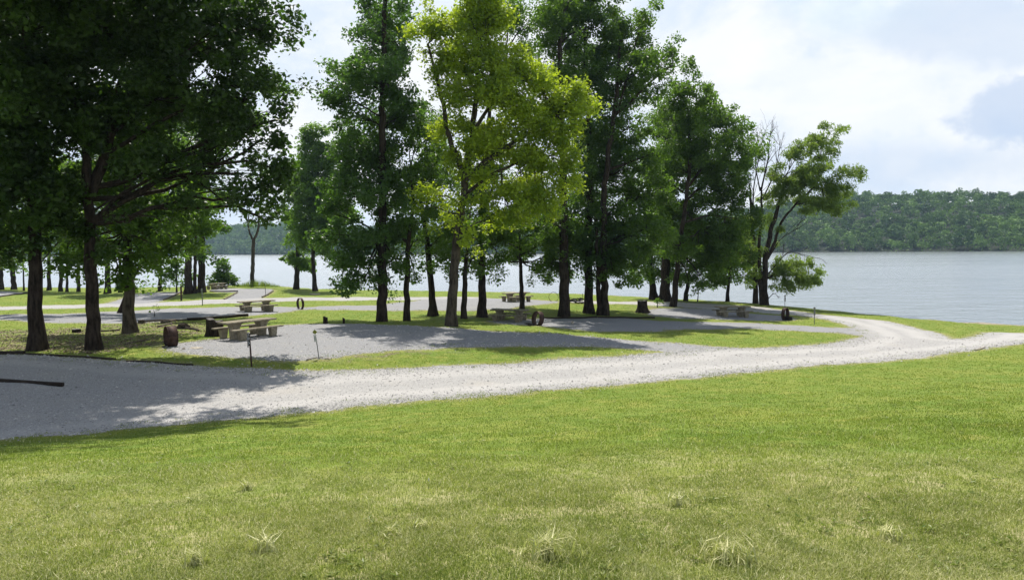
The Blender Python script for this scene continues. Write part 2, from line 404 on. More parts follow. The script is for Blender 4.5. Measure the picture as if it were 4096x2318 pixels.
def leaf_material(name, dark, light, trans, gloss=0.32, tf=0.45):
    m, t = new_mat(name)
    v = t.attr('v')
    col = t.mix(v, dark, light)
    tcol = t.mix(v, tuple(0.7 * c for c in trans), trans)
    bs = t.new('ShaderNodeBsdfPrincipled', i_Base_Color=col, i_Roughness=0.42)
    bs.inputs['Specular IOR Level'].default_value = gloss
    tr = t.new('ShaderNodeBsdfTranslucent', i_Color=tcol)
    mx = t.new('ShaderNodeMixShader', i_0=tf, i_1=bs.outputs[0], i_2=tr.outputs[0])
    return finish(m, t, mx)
def bark_material(name, c1, c2, sc=9.0):
    m, t = new_mat(name); P = pos(t)
    mp = t.new('ShaderNodeMapping', i_0=P); mp.inputs['Scale'].default_value = (1, 1, 0.22)
    n = t.noise(mp.outputs[0], sc, 6, 0.7); n2 = t.noise(P, 1.2, 4, 0.6)
    col = t.mix(t.sstep(n, 0.35, 0.65), c1, c2)
    col = t.mix(t.math('MULTIPLY', t.sstep(n2, 0.5, 0.7), 0.5), col, tuple(min(1, c * 1.4) for c in c2))
    bs = t.new('ShaderNodeBsdfPrincipled', i_Base_Color=col, i_Roughness=0.95, i_Normal=bump(t, n, 1.0, 0.05))
    bs.inputs['Specular IOR Level'].default_value = 0.1
    return finish(m, t, bs)
def simple_material(name, c1, c2, sc=14.0, rough=0.9, metal=0.0, bmp=0.4, aniso=(1, 1, 1), spec=0.25, bd=0.01):
    m, t = new_mat(name)
    tcn = t.new('ShaderNodeTexCoord')
    mp = t.new('ShaderNodeMapping', i_0=tcn.outputs['Object']); mp.inputs['Scale'].default_value = aniso
    n = t.noise(mp.outputs[0], sc, 6, 0.68); n2 = t.noise(mp.outputs[0], sc * 5, 3, 0.6)
    col = t.mix(t.sstep(n, 0.35, 0.68), c1, c2)
    col = t.mix(t.math('MULTIPLY', n2, 0.25), col, tuple(c * 0.5 for c in c1))
    bs = t.new('ShaderNodeBsdfPrincipled', i_Base_Color=col, i_Roughness=rough, i_Metallic=metal, i_Normal=bump(t, t.math('ADD', n, n2), bmp, bd))
    bs.inputs['Specular IOR Level'].default_value = spec
    return finish(m, t, bs)
M_ground = ground_material()
M_bark = bark_material('bark_dark', (0.014, 0.010, 0.008), (0.055, 0.042, 0.033))
M_bark2 = bark_material('bark_pale', (0.030, 0.024, 0.018), (0.095, 0.078, 0.060))
M_leafG = leaf_material('leaf_deep_green', (0.024, 0.055, 0.012), (0.095, 0.158, 0.026), (0.19, 0.36, 0.022))
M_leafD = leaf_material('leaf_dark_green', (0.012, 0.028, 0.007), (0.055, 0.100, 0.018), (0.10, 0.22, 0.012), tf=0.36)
M_leafC = leaf_material('leaf_cool_green', (0.022, 0.056, 0.014), (0.085, 0.150, 0.034), (0.15, 0.32, 0.026), gloss=0.5)
M_leafM = leaf_material('leaf_mid_green', (0.045, 0.095, 0.016), (0.12, 0.21, 0.032), (0.24, 0.44, 0.03))
M_leafY = leaf_material('leaf_yellow_green', (0.095, 0.180, 0.018), (0.32, 0.405, 0.034), (0.58, 0.74, 0.032), gloss=0.3)
M_leafW = leaf_material('leaf_willow', (0.065, 0.120, 0.028), (0.18, 0.26, 0.06), (0.32, 0.47, 0.05))
M_blade = leaf_material('grass_blade', (0.075, 0.140, 0.016), (0.36, 0.360, 0.085), (0.26, 0.38, 0.034), gloss=0.25, tf=0.42)
M_dryblade = leaf_material('grass_blade_dry', (0.165, 0.210, 0.042), (0.84, 0.78, 0.42), (0.44, 0.54, 0.09), gloss=0.2, tf=0.3)
M_conc = simple_material('aged_concrete', (0.17, 0.145, 0.098), (0.33, 0.295, 0.22), 6.0, bmp=0.3)
M_rust = simple_material('rusty_steel', (0.045, 0.026, 0.022), (0.10, 0.058, 0.046), 9.0, rough=0.7, metal=0.3, bmp=0.2)
M_soot = simple_material('sooty_iron', (0.010, 0.009, 0.009), (0.035, 0.030, 0.028), 20.0, rough=0.85, metal=0.2)
M_timber = simple_material('weathered_timber', (0.060, 0.046, 0.034), (0.20, 0.165, 0.12), 5.0, aniso=(0.3, 4, 4), bmp=0.6)
M_darkwood = simple_material('dark_wet_timber', (0.018, 0.013, 0.010), (0.060, 0.045, 0.032), 6.0, aniso=(0.3, 4, 4), bmp=0.6)
M_palewood = simple_material('bleached_wood', (0.30, 0.26, 0.20), (0.55, 0.49, 0.39), 6.0, bmp=0.4)
M_stump = bark_material('stump_bark', (0.012, 0.010, 0.008), (0.05, 0.038, 0.028), 14)
M_cut = simple_material('grey_cut_wood', (0.10, 0.09, 0.085), (0.30, 0.28, 0.26), 11.0, bmp=0.8)
M_steel = simple_material('galvanised_post', (0.16, 0.16, 0.16), (0.30, 0.30, 0.30), 12.0, rough=0.6, metal=0.4)
M_plate = simple_material('grey_sign_plate', (0.42, 0.42, 0.41), (0.56, 0.56, 0.55), 12.0, rough=0.6)
M_yell = simple_material('faded_yellow_plate', (0.17, 0.18, 0.02), (0.24, 0.25, 0.035), 20.0, rough=0.7)
M_white = simple_material('white_lettering', (0.75, 0.75, 0.73), (0.8, 0.8, 0.78), 20.0)
M_stone = simple_material('gravel_stone', (0.22, 0.21, 0.20), (0.62, 0.60, 0.56), 3.0, bmp=0.2)

def water_material():
    m, t = new_mat('lake_water'); P = pos(t)
    mp = t.new('ShaderNodeMapping', i_0=P); mp.inputs['Scale'].default_value = (0.55, 1.0, 1.0); mp.inputs['Rotation'].default_value = (0, 0, 0.12)
    n1 = t.noise(mp.outputs[0], 1.6, 4, 0.6); n2 = t.noise(mp.outputs[0], 0.28, 3, 0.55); n3 = t.noise(mp.outputs[0], 6.0, 2, 0.5)
    h = t.math('ADD', t.math('ADD', t.math('MULTIPLY', n1, 0.55), t.math('MULTIPLY', n2, 1.3)), t.math('MULTIPLY', n3, 0.10))
    band = t.noise(P, 0.011, 3, 0.6)
    mp2 = t.new('ShaderNodeMapping', i_0=P); mp2.inputs['Scale'].default_value = (0.10, 1.0, 1.0)
    streak = t.noise(mp2.outputs[0], 0.05, 4, 0.6)
    st = t.sstep(streak, 0.35, 0.65, 0.25, 0.75)
    b = t.new('ShaderNodeBump'); b.inputs['Distance'].default_value = 0.30
    t.l.new(h, b.inputs['Height']); t.l.new(st, b.inputs['Strength'])
    fr = t.new('ShaderNodeFresnel'); fr.inputs['IOR'].default_value = 1.75
    df = t.new('ShaderNodeBsdfDiffuse', i_Color=(0.15, 0.18, 0.185, 1), i_Normal=b.outputs[0])
    gl = t.new('ShaderNodeBsdfGlossy', i_Color=(0.95, 0.97, 1.0, 1), i_Roughness=0.17, i_Normal=b.outputs[0])
    mx = t.new('ShaderNodeMixShader', i_0=fr.outputs[0], i_1=df.outputs[0], i_2=gl.outputs[0])
    return finish(m, t, mx)
M_water = water_material()

# ------------------------------------------------------------------ terrain sheet
NR, NC = 640, 860
ys = np.exp(np.linspace(math.log(1.3), math.log(135), NR)); us = np.linspace(-1.15, 1.15, NC)
YY, UU = np.meshgrid(ys, us, indexing='ij')
# sheared rows so that the near part is finely and the far part still evenly covered
XX = UU * YY
PX = np.c_[XX.ravel(), YY.ravel()]
ZZ = ground(PX).reshape(NR, NC)
sds = [sdf(PX, p) for _, p, _ in POLY]
SDS = np.stack(sds); SG = SDS.min(0); WHO = SDS.argmin(0)
padw = np.array([k for _, _, k in POLY])
wts = np.exp(-np.clip(SDS, -3, 30) / 0.5); PADV = (wts * padw[:, None]).sum(0) / wts.sum(0)
DV = np.zeros(len(PX))
for p in DIRT: DV = np.maximum(DV, np.clip(0.6 - sdf(PX, p) / 1.2, 0, 1))
SHV = sdf(PX, LAKE)
DRY = np.clip((7.0 - PX[:, 1] + 0.6 * np.sin(PX[:, 0] * 0.8)) / 2.2, 0, 1)
VT = np.c_[PX, ZZ.ravel()]
ii = np.arange(NR - 1)[:, None] * NC + np.arange(NC - 1)[None, :]
FQ = np.stack([ii, ii + 1, ii + NC + 1, ii + NC], -1).reshape(-1, 4)
fs = SG[FQ].mean(1); fw = WHO[FQ[:, 0]]
land = ~(SHV[FQ].max(1) < -9)
owner = np.where(fs < 0, fw, -1)
def ground_piece(name, sel, **kw):
    f = FQ[sel]; u, inv = np.unique(f, return_inverse=True)
    o = mesh_np(name, VT[u], inv.reshape(f.shape), M_ground, attrs={'sg': SG[u], 'pad': PADV[u], 'dirt': DV[u], 'shore': SHV[u], 'dry': DRY[u]})
    return set_props(o, **kw)
ground_piece('ground', (owner == -1) & land, kind='structure')
for i, (nm, p, k) in enumerate(POLY):
    s = (owner == i) & land
    if s.any(): ground_piece(nm, s, kind='structure')
# rough land all round the view and the lake bed, a little lower than the fine sheet
gx = np.linspace(-260, 260, 210); gy = np.linspace(-120, 140, 130)
GX, GY = np.meshgrid(gx, gy, indexing='ij'); PG = np.c_[GX.ravel(), GY.ravel()]
GZ = ground(PG) - 0.25
inw = (PG[:, 1] > 1.3) & (abs(PG[:, 0]) < 1.12 * PG[:, 1]) & (PG[:, 1] < 132)
GZ = np.where(inw, GZ - 0.35, GZ + 0.17)
jj = np.arange(209)[:, None] * 130 + np.arange(129)[None, :]
FG = np.stack([jj, jj + 130, jj + 131, jj + 1], -1).reshape(-1, 4)
nG = len(PG)
set_props(mesh_np('terrain', np.c_[PG, GZ], FG, M_ground, attrs={'sg': np.full(nG, 5.0), 'pad': np.zeros(nG), 'dirt': np.zeros(nG), 'shore': sdf(PG, LAKE), 'dry': np.zeros(nG)}), kind='structure')
# lake
wv = [(-1700, -100, -0.0), (1700, -100, 0), (1700, 1900, 0), (-1700, 1900, 0)]
set_props(mesh_np('lake_water', np.array(wv, float), np.array([(0, 1, 2, 3)]), M_water, smooth=False), kind='structure')
M_bed = simple_material('lake_bed', (0.05, 0.05, 0.04), (0.09, 0.085, 0.06), 0.2)
set_props(mesh_np('lake_bed', np.array(wv, float) + (0, 0, -1.6), np.array([(0, 1, 2, 3)]), M_bed, smooth=False), kind='structure')

# ------------------------------------------------------------------ far shore: hills and wood
FS_D = [(-700, 654.5), (-200, 648), (300, 642.3), (545, 640), (735, 639.6), (1000, 639.0), (1400, 637.5), (1700, 635.5), (1900, 634.0), (2100, 632.6), (2300, 631.6), (2573, 630.4), (2900, 629.5), (3300, 629)]
FS = np.array([at_z(x, y, 0.0)[:2] for x, y in FS_D])
TOP_D = np.array([(-700, 592), (300, 572), (500, 567), (640, 561), (740, 559), (900, 566), (1300, 572), (1500, 560), (1700, 540), (1885, 524), (2000, 500), (2150, 482), (2300, 480), (2450, 477), (2573, 479), (3300, 480)])
def dense(poly, n):
    d = np.r_[0, np.cumsum(np.linalg.norm(np.diff(poly, axis=0), axis=1))]
    s = np.linspace(0, d[-1], n); return np.c_[np.interp(s, d, poly[:, 0]), np.interp(s, d, poly[:, 1])]
NS, ND = 170, 26
base = dense(FS, NS)
rad = base / np.linalg.norm(base, axis=1)[:, None]
back = np.linspace(0, 1, ND) ** 1.2 * 340
xd = (base[:, 0] / base[:, 1] * FP + 2048) / D2P
topd = np.interp(xd, TOP_D[:, 0], TOP_D[:, 1])
def hill_h(i, s):
    """ground height s metres behind the far shoreline at sample i"""
    dist = np.linalg.norm(base[i], axis=-1) + 170
    elev = ray(xd[i], topd[i]); Ht = HC + elev[..., 2] / np.sqrt(1 + elev[..., 0] ** 2) * dist - 11.5
    x = np.clip(s / 170.0, 0, 1)
    f = 0.75 * np.sin(x * math.pi / 2) + 0.25 * (3 * x * x - 2 * x ** 3)
    return 0.4 + np.maximum(Ht, 6) * f
HV = []
for k, s in enumerate(back):
    p = base + rad * s
    z = hill_h(np.arange(NS), s) if s > 0 else np.full(NS, -0.5)
    HV.append(np.c_[p, z])
HV = np.array(HV)
kk = np.arange(ND - 1)[:, None] * NS + np.arange(NS - 1)[None, :]
FH = np.stack([kk, kk + 1, kk + NS + 1, kk + NS], -1).reshape(-1, 4)
M_hill = simple_material('wooded_slope_floor', (0.012, 0.022, 0.010), (0.03, 0.035, 0.018), 0.1)
set_props(mesh_np('hills', HV.reshape(-1, 3), FH, M_hill), kind='structure')

def leaf_cards(C, N, L, W, rng, T=None):
    """one rhombus per centre C with normal N, length L, width W (arrays)"""
    n = len(C)
    N = N / (np.linalg.norm(N, axis=1)[:, None] + 1e-9)
    if T is None: T = rng.standard_normal((n, 3))
    T = T - (T * N).sum(1)[:, None] * N; T /= np.linalg.norm(T, axis=1)[:, None] + 1e-9
    B = np.cross(N, T)
    L = np.broadcast_to(L, (n,))[:, None]; W = np.broadcast_to(W, (n,))[:, None]
    V = np.stack([C - T * L * .5, C + B * W * .5 + N * W * .12, C + T * L * .5, C - B * W * .5 + N * W * .12], 1).reshape(-1, 3)
    F = np.arange(n * 4).reshape(-1, 4)
    return V, F

M_far = leaf_material('far_wood_foliage', (0.018, 0.055, 0.018), (0.165, 0.270, 0.065), (0.17, 0.32, 0.03), gloss=0.1, tf=0.14)
def crown_template(seed, n, kind):
    rg = np.random.default_rng(seed)
    k = 16
    cc = rg.standard_normal((k, 3)); cc /= np.linalg.norm(cc, axis=1)[:, None]
    cc *= np.array([.62, .62, .5]) * (0.55 + 0.5 * rg.random((k, 1)))
    if kind == 1: cc[:, 2] *= 1.7
    cl = rg.integers(0, k, n)
    d = rg.standard_normal((n, 3)); d /= np.linalg.norm(d, axis=1)[:, None]; d[:, 2] = np.abs(d[:, 2]) * 1.0 - 0.25
    P = cc[cl] + d * (0.36 * (0.7 + 0.4 * rg.random((n, 1))))
    N = d + 0.28 * rg.standard_normal((n, 3))
    v = np.clip(0.45 + 0.25 * rg.standard_normal(k)[cl] + 0.15 * rg.standard_normal(n), 0, 1)
    return P, N, v
TPL = [crown_template(s, 190, s % 3 == 0) for s in range(6)]
TPF = [crown_template(s + 10, 60, s % 3 == 0) for s in range(6)]
PP = []; NN = []; LL = []; VV = []
rg = np.random.default_rng(5)
BL = np.r_[0, np.cumsum(np.linalg.norm(np.diff(base, axis=0), axis=1))]
s0 = 0.0
rows = [2, 9, 16, 24, 33, 43, 54, 66, 79, 93, 108, 124, 141, 159, 178, 190, 204, 220, 238, 258]
for ri, s in enumerate(rows):
    al = rg.uniform(0, 6)
    while al < BL[-1]:
        i = min(NS - 1, int(np.searchsorted(BL, al)))
        dd = np.linalg.norm(base[i]); u = base[i][0] / base[i][1]
        stp = (6.6 if dd < 600 else 8.5)
        if -0.95 < u < 0.95:
            p0 = np.array([np.interp(al, BL, base[:, 0]), np.interp(al, BL, base[:, 1])])
            p = p0 + rad[i] * (s + rg.uniform(-7, 7)) + rg.uniform(-3, 3, 2)
            h = hill_h(i, max(0.5, s))
            tall = rg.uniform(8.5, 14.5) if ri > 1 else rg.uniform(5, 13)
            rr = rg.uniform(4.2, 7.2) * (0.8 if ri < 2 else 1)
            P, N, v = (TPL if dd < 600 else TPF)[rg.integers(0, 6)]
            a = rg.uniform(0, 6.28); ca, sa = math.cos(a), math.sin(a); R = np.array([[ca, -sa, 0], [sa, ca, 0], [0, 0, 1]])
            sc = np.array([rr, rr, tall * .52])
            zc = h + tall * .52
            PP.append((P @ R.T) * sc + (p[0], p[1], zc)); NN.append(N @ R.T)
            LL.append(np.full(len(P), (1.15 if dd < 600 else 2.0) * rr / 4.8)); tv = rg.normal(0.05, .27)
            VV.append(np.clip(v * .55 + 0.16 + tv, 0, 1))
            # skirt of lower foliage for the trees right on the water
            if ri < 3:
                m = 60; q = rg.standard_normal((m, 3)) * (rr * .55, rr * .55, tall * .28) + (p[0], p[1], h + tall * .35)
                PP.append(q); NN.append(rg.standard_normal((m, 3)) + (0, -.8, .8)); LL.append(np.full(m, 1.3 if dd < 600 else 2.0)); VV.append(np.clip(rg.random(m) * .5 + .1 + tv, 0, 1))
        al += stp * rg.uniform(.75, 1.25)
PP = np.concatenate(PP); NN = np.concatenate(NN); LL = np.concatenate(LL); VV = np.concatenate(VV)
V, F = leaf_cards(PP, NN, LL * rg.uniform(.7, 1.3, len(PP)), LL * .75, rg)
V[:, 2] = np.maximum(V[:, 2], 0.3)
set_props(mesh_np('far_wood', V, F, M_far, attrs={'v': np.repeat(VV, 4)}, smooth=False), label='dense green wood covering the hills across the lake', cat='wood', kind='stuff')
print('far wood cards', len(F))

# ------------------------------------------------------------------ trees
def smooth_path(pts, n):
    pts = np.asarray(pts, float)
    if len(pts) == 2: return pts[0] + (pts[1] - pts[0]) * np.linspace(0, 1, n)[:, None]
    d = np.r_[0, np.cumsum(np.linalg.norm(np.diff(pts, axis=0), axis=1))]; s = np.linspace(0, d[-1], n)
    o = np.stack([np.interp(s, d, pts[:, k]) for k in range(3)], 1)
    for _ in range(max(1, n // 9)):
        o[1:-1] = (o[:-2] + 2 * o[1:-1] + o[2:]) / 4
    return o
def limb(a, b, r0, r1, rg, n=9, sag=0.12, sides=6):
    a = np.asarray(a); b = np.asarray(b); L = np.linalg.norm(b - a)
    t = np.linspace(0, 1, n)[:, None]
    side = rg.standard_normal(3) * L * 0.07
    p = a + (b - a) * t + side * np.sin(t * np.pi) + np.array([0, 0, L * sag]) * np.sin(t * np.pi) * (t)
    p[1:-1] += rg.standard_normal((n - 2, 3)) * L * 0.012
    return tube(p, np.linspace(r0, r1, n), sides), p
TOTAL = 0
GROUPS_DEEP = ('tall trees in the middle of the campground', 'trees standing together at the water on the right')
def tree(name, label, cat, bx, by, w, path, blobs, mat, leaf=0.19, dens=1.0, cr=0.62, nleaf=80, bark=None, group=None,
         stems=(), bare=(), seed=0, willow=False, flare=1.5, dd=0.0, wblobs=(), twig=0.35, wl=0.62, extra_depth=1.0, topr=0.35):
    """bx,by: foot of the trunk in the view; path: further trunk points (x,y[,depth offset]); blobs: (x,y,rx,ry[,depth offset[,depth radius]])"""
    global TOTAL
    rg = np.random.default_rng(1000 + seed)
    foot = hit(bx, by); Y = foot[1] + dd
    if dd: foot = np.array([foot[0] * Y / foot[1], Y, gz(foot[0] * Y / foot[1], Y)])
    mpp = D2P * Y / FP
    r0 = w * mpp / 2
    pts = [foot + (0, 0, -0.25)] + [at_depth(p[0], p[1], Y + (p[2] if len(p) > 2 else 0)) for p in path]
    L = sum(np.linalg.norm(np.subtract(pts[i + 1], pts[i])) for i in range(len(pts) - 1))
    n = max(10, int(L / 0.45))
    tp = smooth_path(pts, n)
    tp[2:-1, :2] += 0.03 * rg.standard_normal((n - 3, 2)) * min(1, r0 * 4)
    s = np.linspace(0, 1, n)
    rr = r0 * (1 - (1 - topr) * s)
    hgt = tp[:, 2] - foot[2]
    rr = rr * (1 + (flare - 1) * np.exp(-np.maximum(hgt, 0) / (0.9 * max(r0, .15) + .12)))
    V, F = tube(tp, rr, 14)
    # root lobes
    V3 = V.reshape(n, 14, 3); c = tp[:, None, :]
    th = np.arange(14) / 14 * 2 * np.pi; ph = rg.uniform(0, 6)
    lob = 0.16 * np.sin(4 * th + ph) + 0.09 * np.sin(3 * th + ph * 2) + 0.03 * rg.standard_normal(14)
    fall = np.exp(-np.maximum(hgt, 0) / 0.7)[:, None]
    k = 1 + lob[None] * (0.18 + fall) + 0.02 * rg.standard_normal((n, 14))
    V = (c + (V3 - c) * k[..., None]).reshape(-1, 3)
    parts = [(V, F)]
    root = empty(name, foot); set_props(root, label, cat, group)
    bm = bark or M_bark
    joints = [tp]; jr = [rr]
    for st in stems:                     # (radius factor, [(x,y,dy)...])
        k0, kp = st[0], st[1]
        q = [at_depth(p[0], p[1], Y + (p[2] if len(p) > 2 else 0)) for p in kp]
        if len(st) > 2 and st[2] == 'foot': q[0] = foot + (q[0][0] - foot[0], 0, -0.2)
        qL = sum(np.linalg.norm(np.subtract(q[i + 1], q[i])) for i in range(len(q) - 1)); m = max(8, int(qL / .4))
        qp = smooth_path(q, m); qp[1:-1] += 0.03 * rg.standard_normal((m - 2, 3)) * min(1, r0 * k0 * 5)
        ra = np.linspace(r0 * k0, r0 * k0 * .35, m)
        parts.append(tube(qp, ra, 9)); joints.append(qp); jr.append(ra)
    J = np.concatenate(joints); JR = np.concatenate(jr)
    B = []
    for b in blobs:
        x, y, rx, ry = b[:4]; dz = b[4] if len(b) > 4 else (rg.uniform(-.25, .25) * rx * mpp if group not in GROUPS_DEEP else rg.uniform(-1.2, 3.2))
        c = at_depth(x, y, Y + dz); ry_ = ry * mpp
        deep = group in (GROUPS_DEEP); rdep = b[5] if len(b) > 5 else min(rx * mpp * (1.7 if deep else .95), 4.6 if deep else 3.2) * extra_depth
        B.append((c, np.array([rx * mpp, rdep, ry_]) * (1.12, 1.0, 1.15), 1.0))
    for b in wblobs: B.append((np.array(b[:3]), np.array(b[3:6]), b[6] if len(b) > 6 else .5))
    CL = []; CV = []; tw = []
    for c, r, dk in B:
        vol = 4.19 * r[0] * r[1] * r[2]
        nc = max(3, int(vol * dens * dk * (1.12 if group in GROUPS_DEEP else 1.9) / (cr ** 3 * 3.2)))
        d = rg.standard_normal((nc, 3)); d /= np.linalg.norm(d, axis=1)[:, None]
        ks = int(np.clip(vol / 2.2, 5, 26))      # each clump is made of leaf sprays with gaps between them
        sd_ = rg.standard_normal((ks, 3)); sd_ /= np.linalg.norm(sd_, axis=1)[:, None]
        sc_ = c + sd_ * r * rg.uniform(.45, 1.0, (ks, 1)); si = rg.integers(0, ks, nc)
        spr = np.maximum(.42 * r / ks ** .22, cr * .5)
        q = sc_[si] + rg.standard_normal((nc, 3)) * spr * (.85, .85, .66)
        sv = rg.normal(0, .20, ks)[si]
        # limb from the nearest lower joint to the clump centre
        hd = np.linalg.norm((J - c)[:, :2], axis=1); cost = np.abs(J[:, 2] - (c[2] - .38 * hd)) + .8 * hd + np.where(J[:, 2] < foot[2] + min(1.4 if willow else 4.6, .5 * (J[:, 2].max() - foot[2])), 9, 0)
        ji = int(np.argmin(cost)); Lm = np.linalg.norm(J[ji] - c)
        ra = min(JR[ji] * .7, 0.02 + 0.0105 * Lm + 0.007 * max(r))
        (tv, tf), lp = limb(J[ji], c + (0, 0, -.1 * r[2]), ra, ra * .4, rg)
        parts.append((tv, tf))
        for qq in q[rg.random(nc) < twig]:
            a = lp[rg.integers(4, 9)]
            (tv, tf), _ = limb(a, qq, ra * .35, 0.008, rg, n=5, sides=4, sag=0.05); tw.append((tv, tf))
        CL.append(q); CV.append(np.clip(0.48 + sv + 0.20 * rg.standard_normal(nc), 0, 1))
    for bb in bare:                      # leafless twiggy branches
        q = [at_depth(p[0], p[1], Y + (p[2] if len(p) > 2 else 0)) for p in bb[1]]
        qp = smooth_path(q, 12); parts.append(tube(qp, np.linspace(bb[0] * mpp, bb[0] * mpp * .2, 12), 6))
        ax = qp[-1] - qp[0]; LB = np.linalg.norm(ax)
        for _ in range(bb[2]):
            i0 = rg.integers(3, 11); a = qp[i0]
            dr = (qp[min(11, i0 + 1)] - qp[i0 - 1]); dr /= np.linalg.norm(dr); dr = dr + rg.standard_normal(3) * .38; dr /= np.linalg.norm(dr)
            Lt = LB * rg.uniform(.15, .42)
            (tv, tf), tpth = limb(a, a + dr * Lt, bb[0] * mpp * .35, 0.006, rg, n=6, sides=4); tw.append((tv, tf))
            for _ in range(3):
                a2 = tpth[rg.integers(2, 5)]; d2 = dr + rg.standard_normal(3) * .35; d2 /= np.linalg.norm(d2)
                (tv, tf), _ = limb(a2, a2 + d2 * Lt * rg.uniform(.3, .6), 0.011, 0.005, rg, n=4, sides=3); tw.append((tv, tf))
    V, F = join(parts + tw); mesh_np('trunk', V - foot, F, bm, root)
    if CL:
        Cc = np.concatenate(CL); Cv = np.concatenate(CV); nc = len(Cc)
        per = rg.poisson(nleaf, nc); idx = np.repeat(np.arange(nc), per); nl = len(idx)
        size = cr * (0.7 + 0.6 * rg.random(nc))
        off = rg.standard_normal((nl, 3)); off /= np.linalg.norm(off, axis=1)[:, None]
        off *= (rg.random((nl, 1)) ** .5) * size[idx][:, None] * (1, 1, .78)
        P = Cc[idx] + off
        keep = P[:, 2] > ground(P[:, :2]) + 0.3; P = P[keep]; off = off[keep]; idx = idx[keep]; nl = len(P)
        N = rg.standard_normal((nl, 3)) * .75 + (0, 0, .75) + off * .5
        ll = leaf * rg.uniform(.6, 1.3, nl) * (.8 + .45 * rg.random(nc))[idx]
        T = None
        if willow:
            T = rg.standard_normal((nl, 3)) * .45 + (0.35, 0, -.55); N = rg.standard_normal((nl, 3))
        V, F = leaf_cards(P, N, ll, ll * wl, rg, T)
        v = np.clip(Cv[idx] + .16 * rg.standard_normal(nl), 0, 1)
        mesh_np('crown', V - foot, F, mat, root, attrs={'v': np.repeat(v, 4)}, smooth=False)
        TOTAL += nl
    return root

# --- the big dark trees on the left, nearest the camera
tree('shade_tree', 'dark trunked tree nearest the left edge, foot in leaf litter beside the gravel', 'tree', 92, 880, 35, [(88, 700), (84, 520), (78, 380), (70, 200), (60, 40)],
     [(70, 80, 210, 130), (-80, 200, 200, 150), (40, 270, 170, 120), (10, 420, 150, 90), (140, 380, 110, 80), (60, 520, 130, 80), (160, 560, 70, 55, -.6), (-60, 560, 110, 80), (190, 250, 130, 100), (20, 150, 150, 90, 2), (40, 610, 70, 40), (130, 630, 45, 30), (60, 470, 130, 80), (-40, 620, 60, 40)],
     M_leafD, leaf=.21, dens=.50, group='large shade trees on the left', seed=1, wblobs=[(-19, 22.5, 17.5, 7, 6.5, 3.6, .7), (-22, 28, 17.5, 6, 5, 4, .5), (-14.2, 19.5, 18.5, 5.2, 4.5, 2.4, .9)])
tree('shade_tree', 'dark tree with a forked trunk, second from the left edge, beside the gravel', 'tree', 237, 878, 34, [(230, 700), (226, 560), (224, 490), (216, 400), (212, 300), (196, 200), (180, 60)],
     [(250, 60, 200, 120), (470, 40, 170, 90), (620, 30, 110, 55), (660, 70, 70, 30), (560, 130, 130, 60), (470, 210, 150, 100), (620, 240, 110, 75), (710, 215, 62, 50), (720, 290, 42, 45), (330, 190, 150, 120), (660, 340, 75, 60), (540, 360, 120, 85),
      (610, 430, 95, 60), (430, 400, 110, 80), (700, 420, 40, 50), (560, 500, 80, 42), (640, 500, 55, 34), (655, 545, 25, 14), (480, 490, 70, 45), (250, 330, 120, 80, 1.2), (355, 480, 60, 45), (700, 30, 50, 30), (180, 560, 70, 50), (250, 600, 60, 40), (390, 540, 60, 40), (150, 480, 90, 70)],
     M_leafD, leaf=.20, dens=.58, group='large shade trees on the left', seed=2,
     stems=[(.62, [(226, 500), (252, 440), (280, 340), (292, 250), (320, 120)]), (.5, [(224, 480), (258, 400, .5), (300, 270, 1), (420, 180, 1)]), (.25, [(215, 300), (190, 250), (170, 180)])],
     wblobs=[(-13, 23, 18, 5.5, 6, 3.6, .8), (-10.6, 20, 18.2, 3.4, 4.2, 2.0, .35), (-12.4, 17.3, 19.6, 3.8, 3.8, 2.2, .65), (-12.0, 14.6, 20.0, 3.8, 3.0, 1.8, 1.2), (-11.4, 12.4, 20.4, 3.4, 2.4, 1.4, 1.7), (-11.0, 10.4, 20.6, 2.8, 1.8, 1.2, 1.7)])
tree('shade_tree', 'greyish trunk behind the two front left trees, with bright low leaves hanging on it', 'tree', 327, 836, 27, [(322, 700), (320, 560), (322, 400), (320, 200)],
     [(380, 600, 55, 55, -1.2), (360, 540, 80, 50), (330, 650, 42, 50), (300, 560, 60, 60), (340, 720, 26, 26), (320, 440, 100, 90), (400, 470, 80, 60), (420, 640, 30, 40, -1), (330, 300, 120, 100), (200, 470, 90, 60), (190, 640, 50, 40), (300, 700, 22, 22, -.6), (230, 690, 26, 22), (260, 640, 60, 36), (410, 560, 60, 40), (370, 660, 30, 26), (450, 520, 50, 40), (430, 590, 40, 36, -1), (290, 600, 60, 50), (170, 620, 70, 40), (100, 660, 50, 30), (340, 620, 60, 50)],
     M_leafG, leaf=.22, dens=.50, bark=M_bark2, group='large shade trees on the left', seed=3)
# bright translucent sprays in the gap right of them belong to a young maple behind
tree('maple_tree', 'bright green maple glowing in the sun behind the dark left trees', 'tree', 300, 790, 12, [(330, 700), (400, 600), (430, 500)],
     [(470, 470, 70, 60), (560, 270, 80, 60, -2), (520, 560, 60, 40), (430, 560, 60, 45), (430, 380, 60, 50), (640, 240, 60, 30, -3), (370, 640, 45, 35), (440, 620, 50, 36), (480, 540, 60, 44), (560, 500, 50, 40), (330, 520, 70, 50), (150, 450, 70, 50), (240, 640, 50, 36), (30, 640, 50, 40), (20, 560, 60, 40)],
     M_leafM, leaf=.22, dens=.62, seed=4, dd=2)

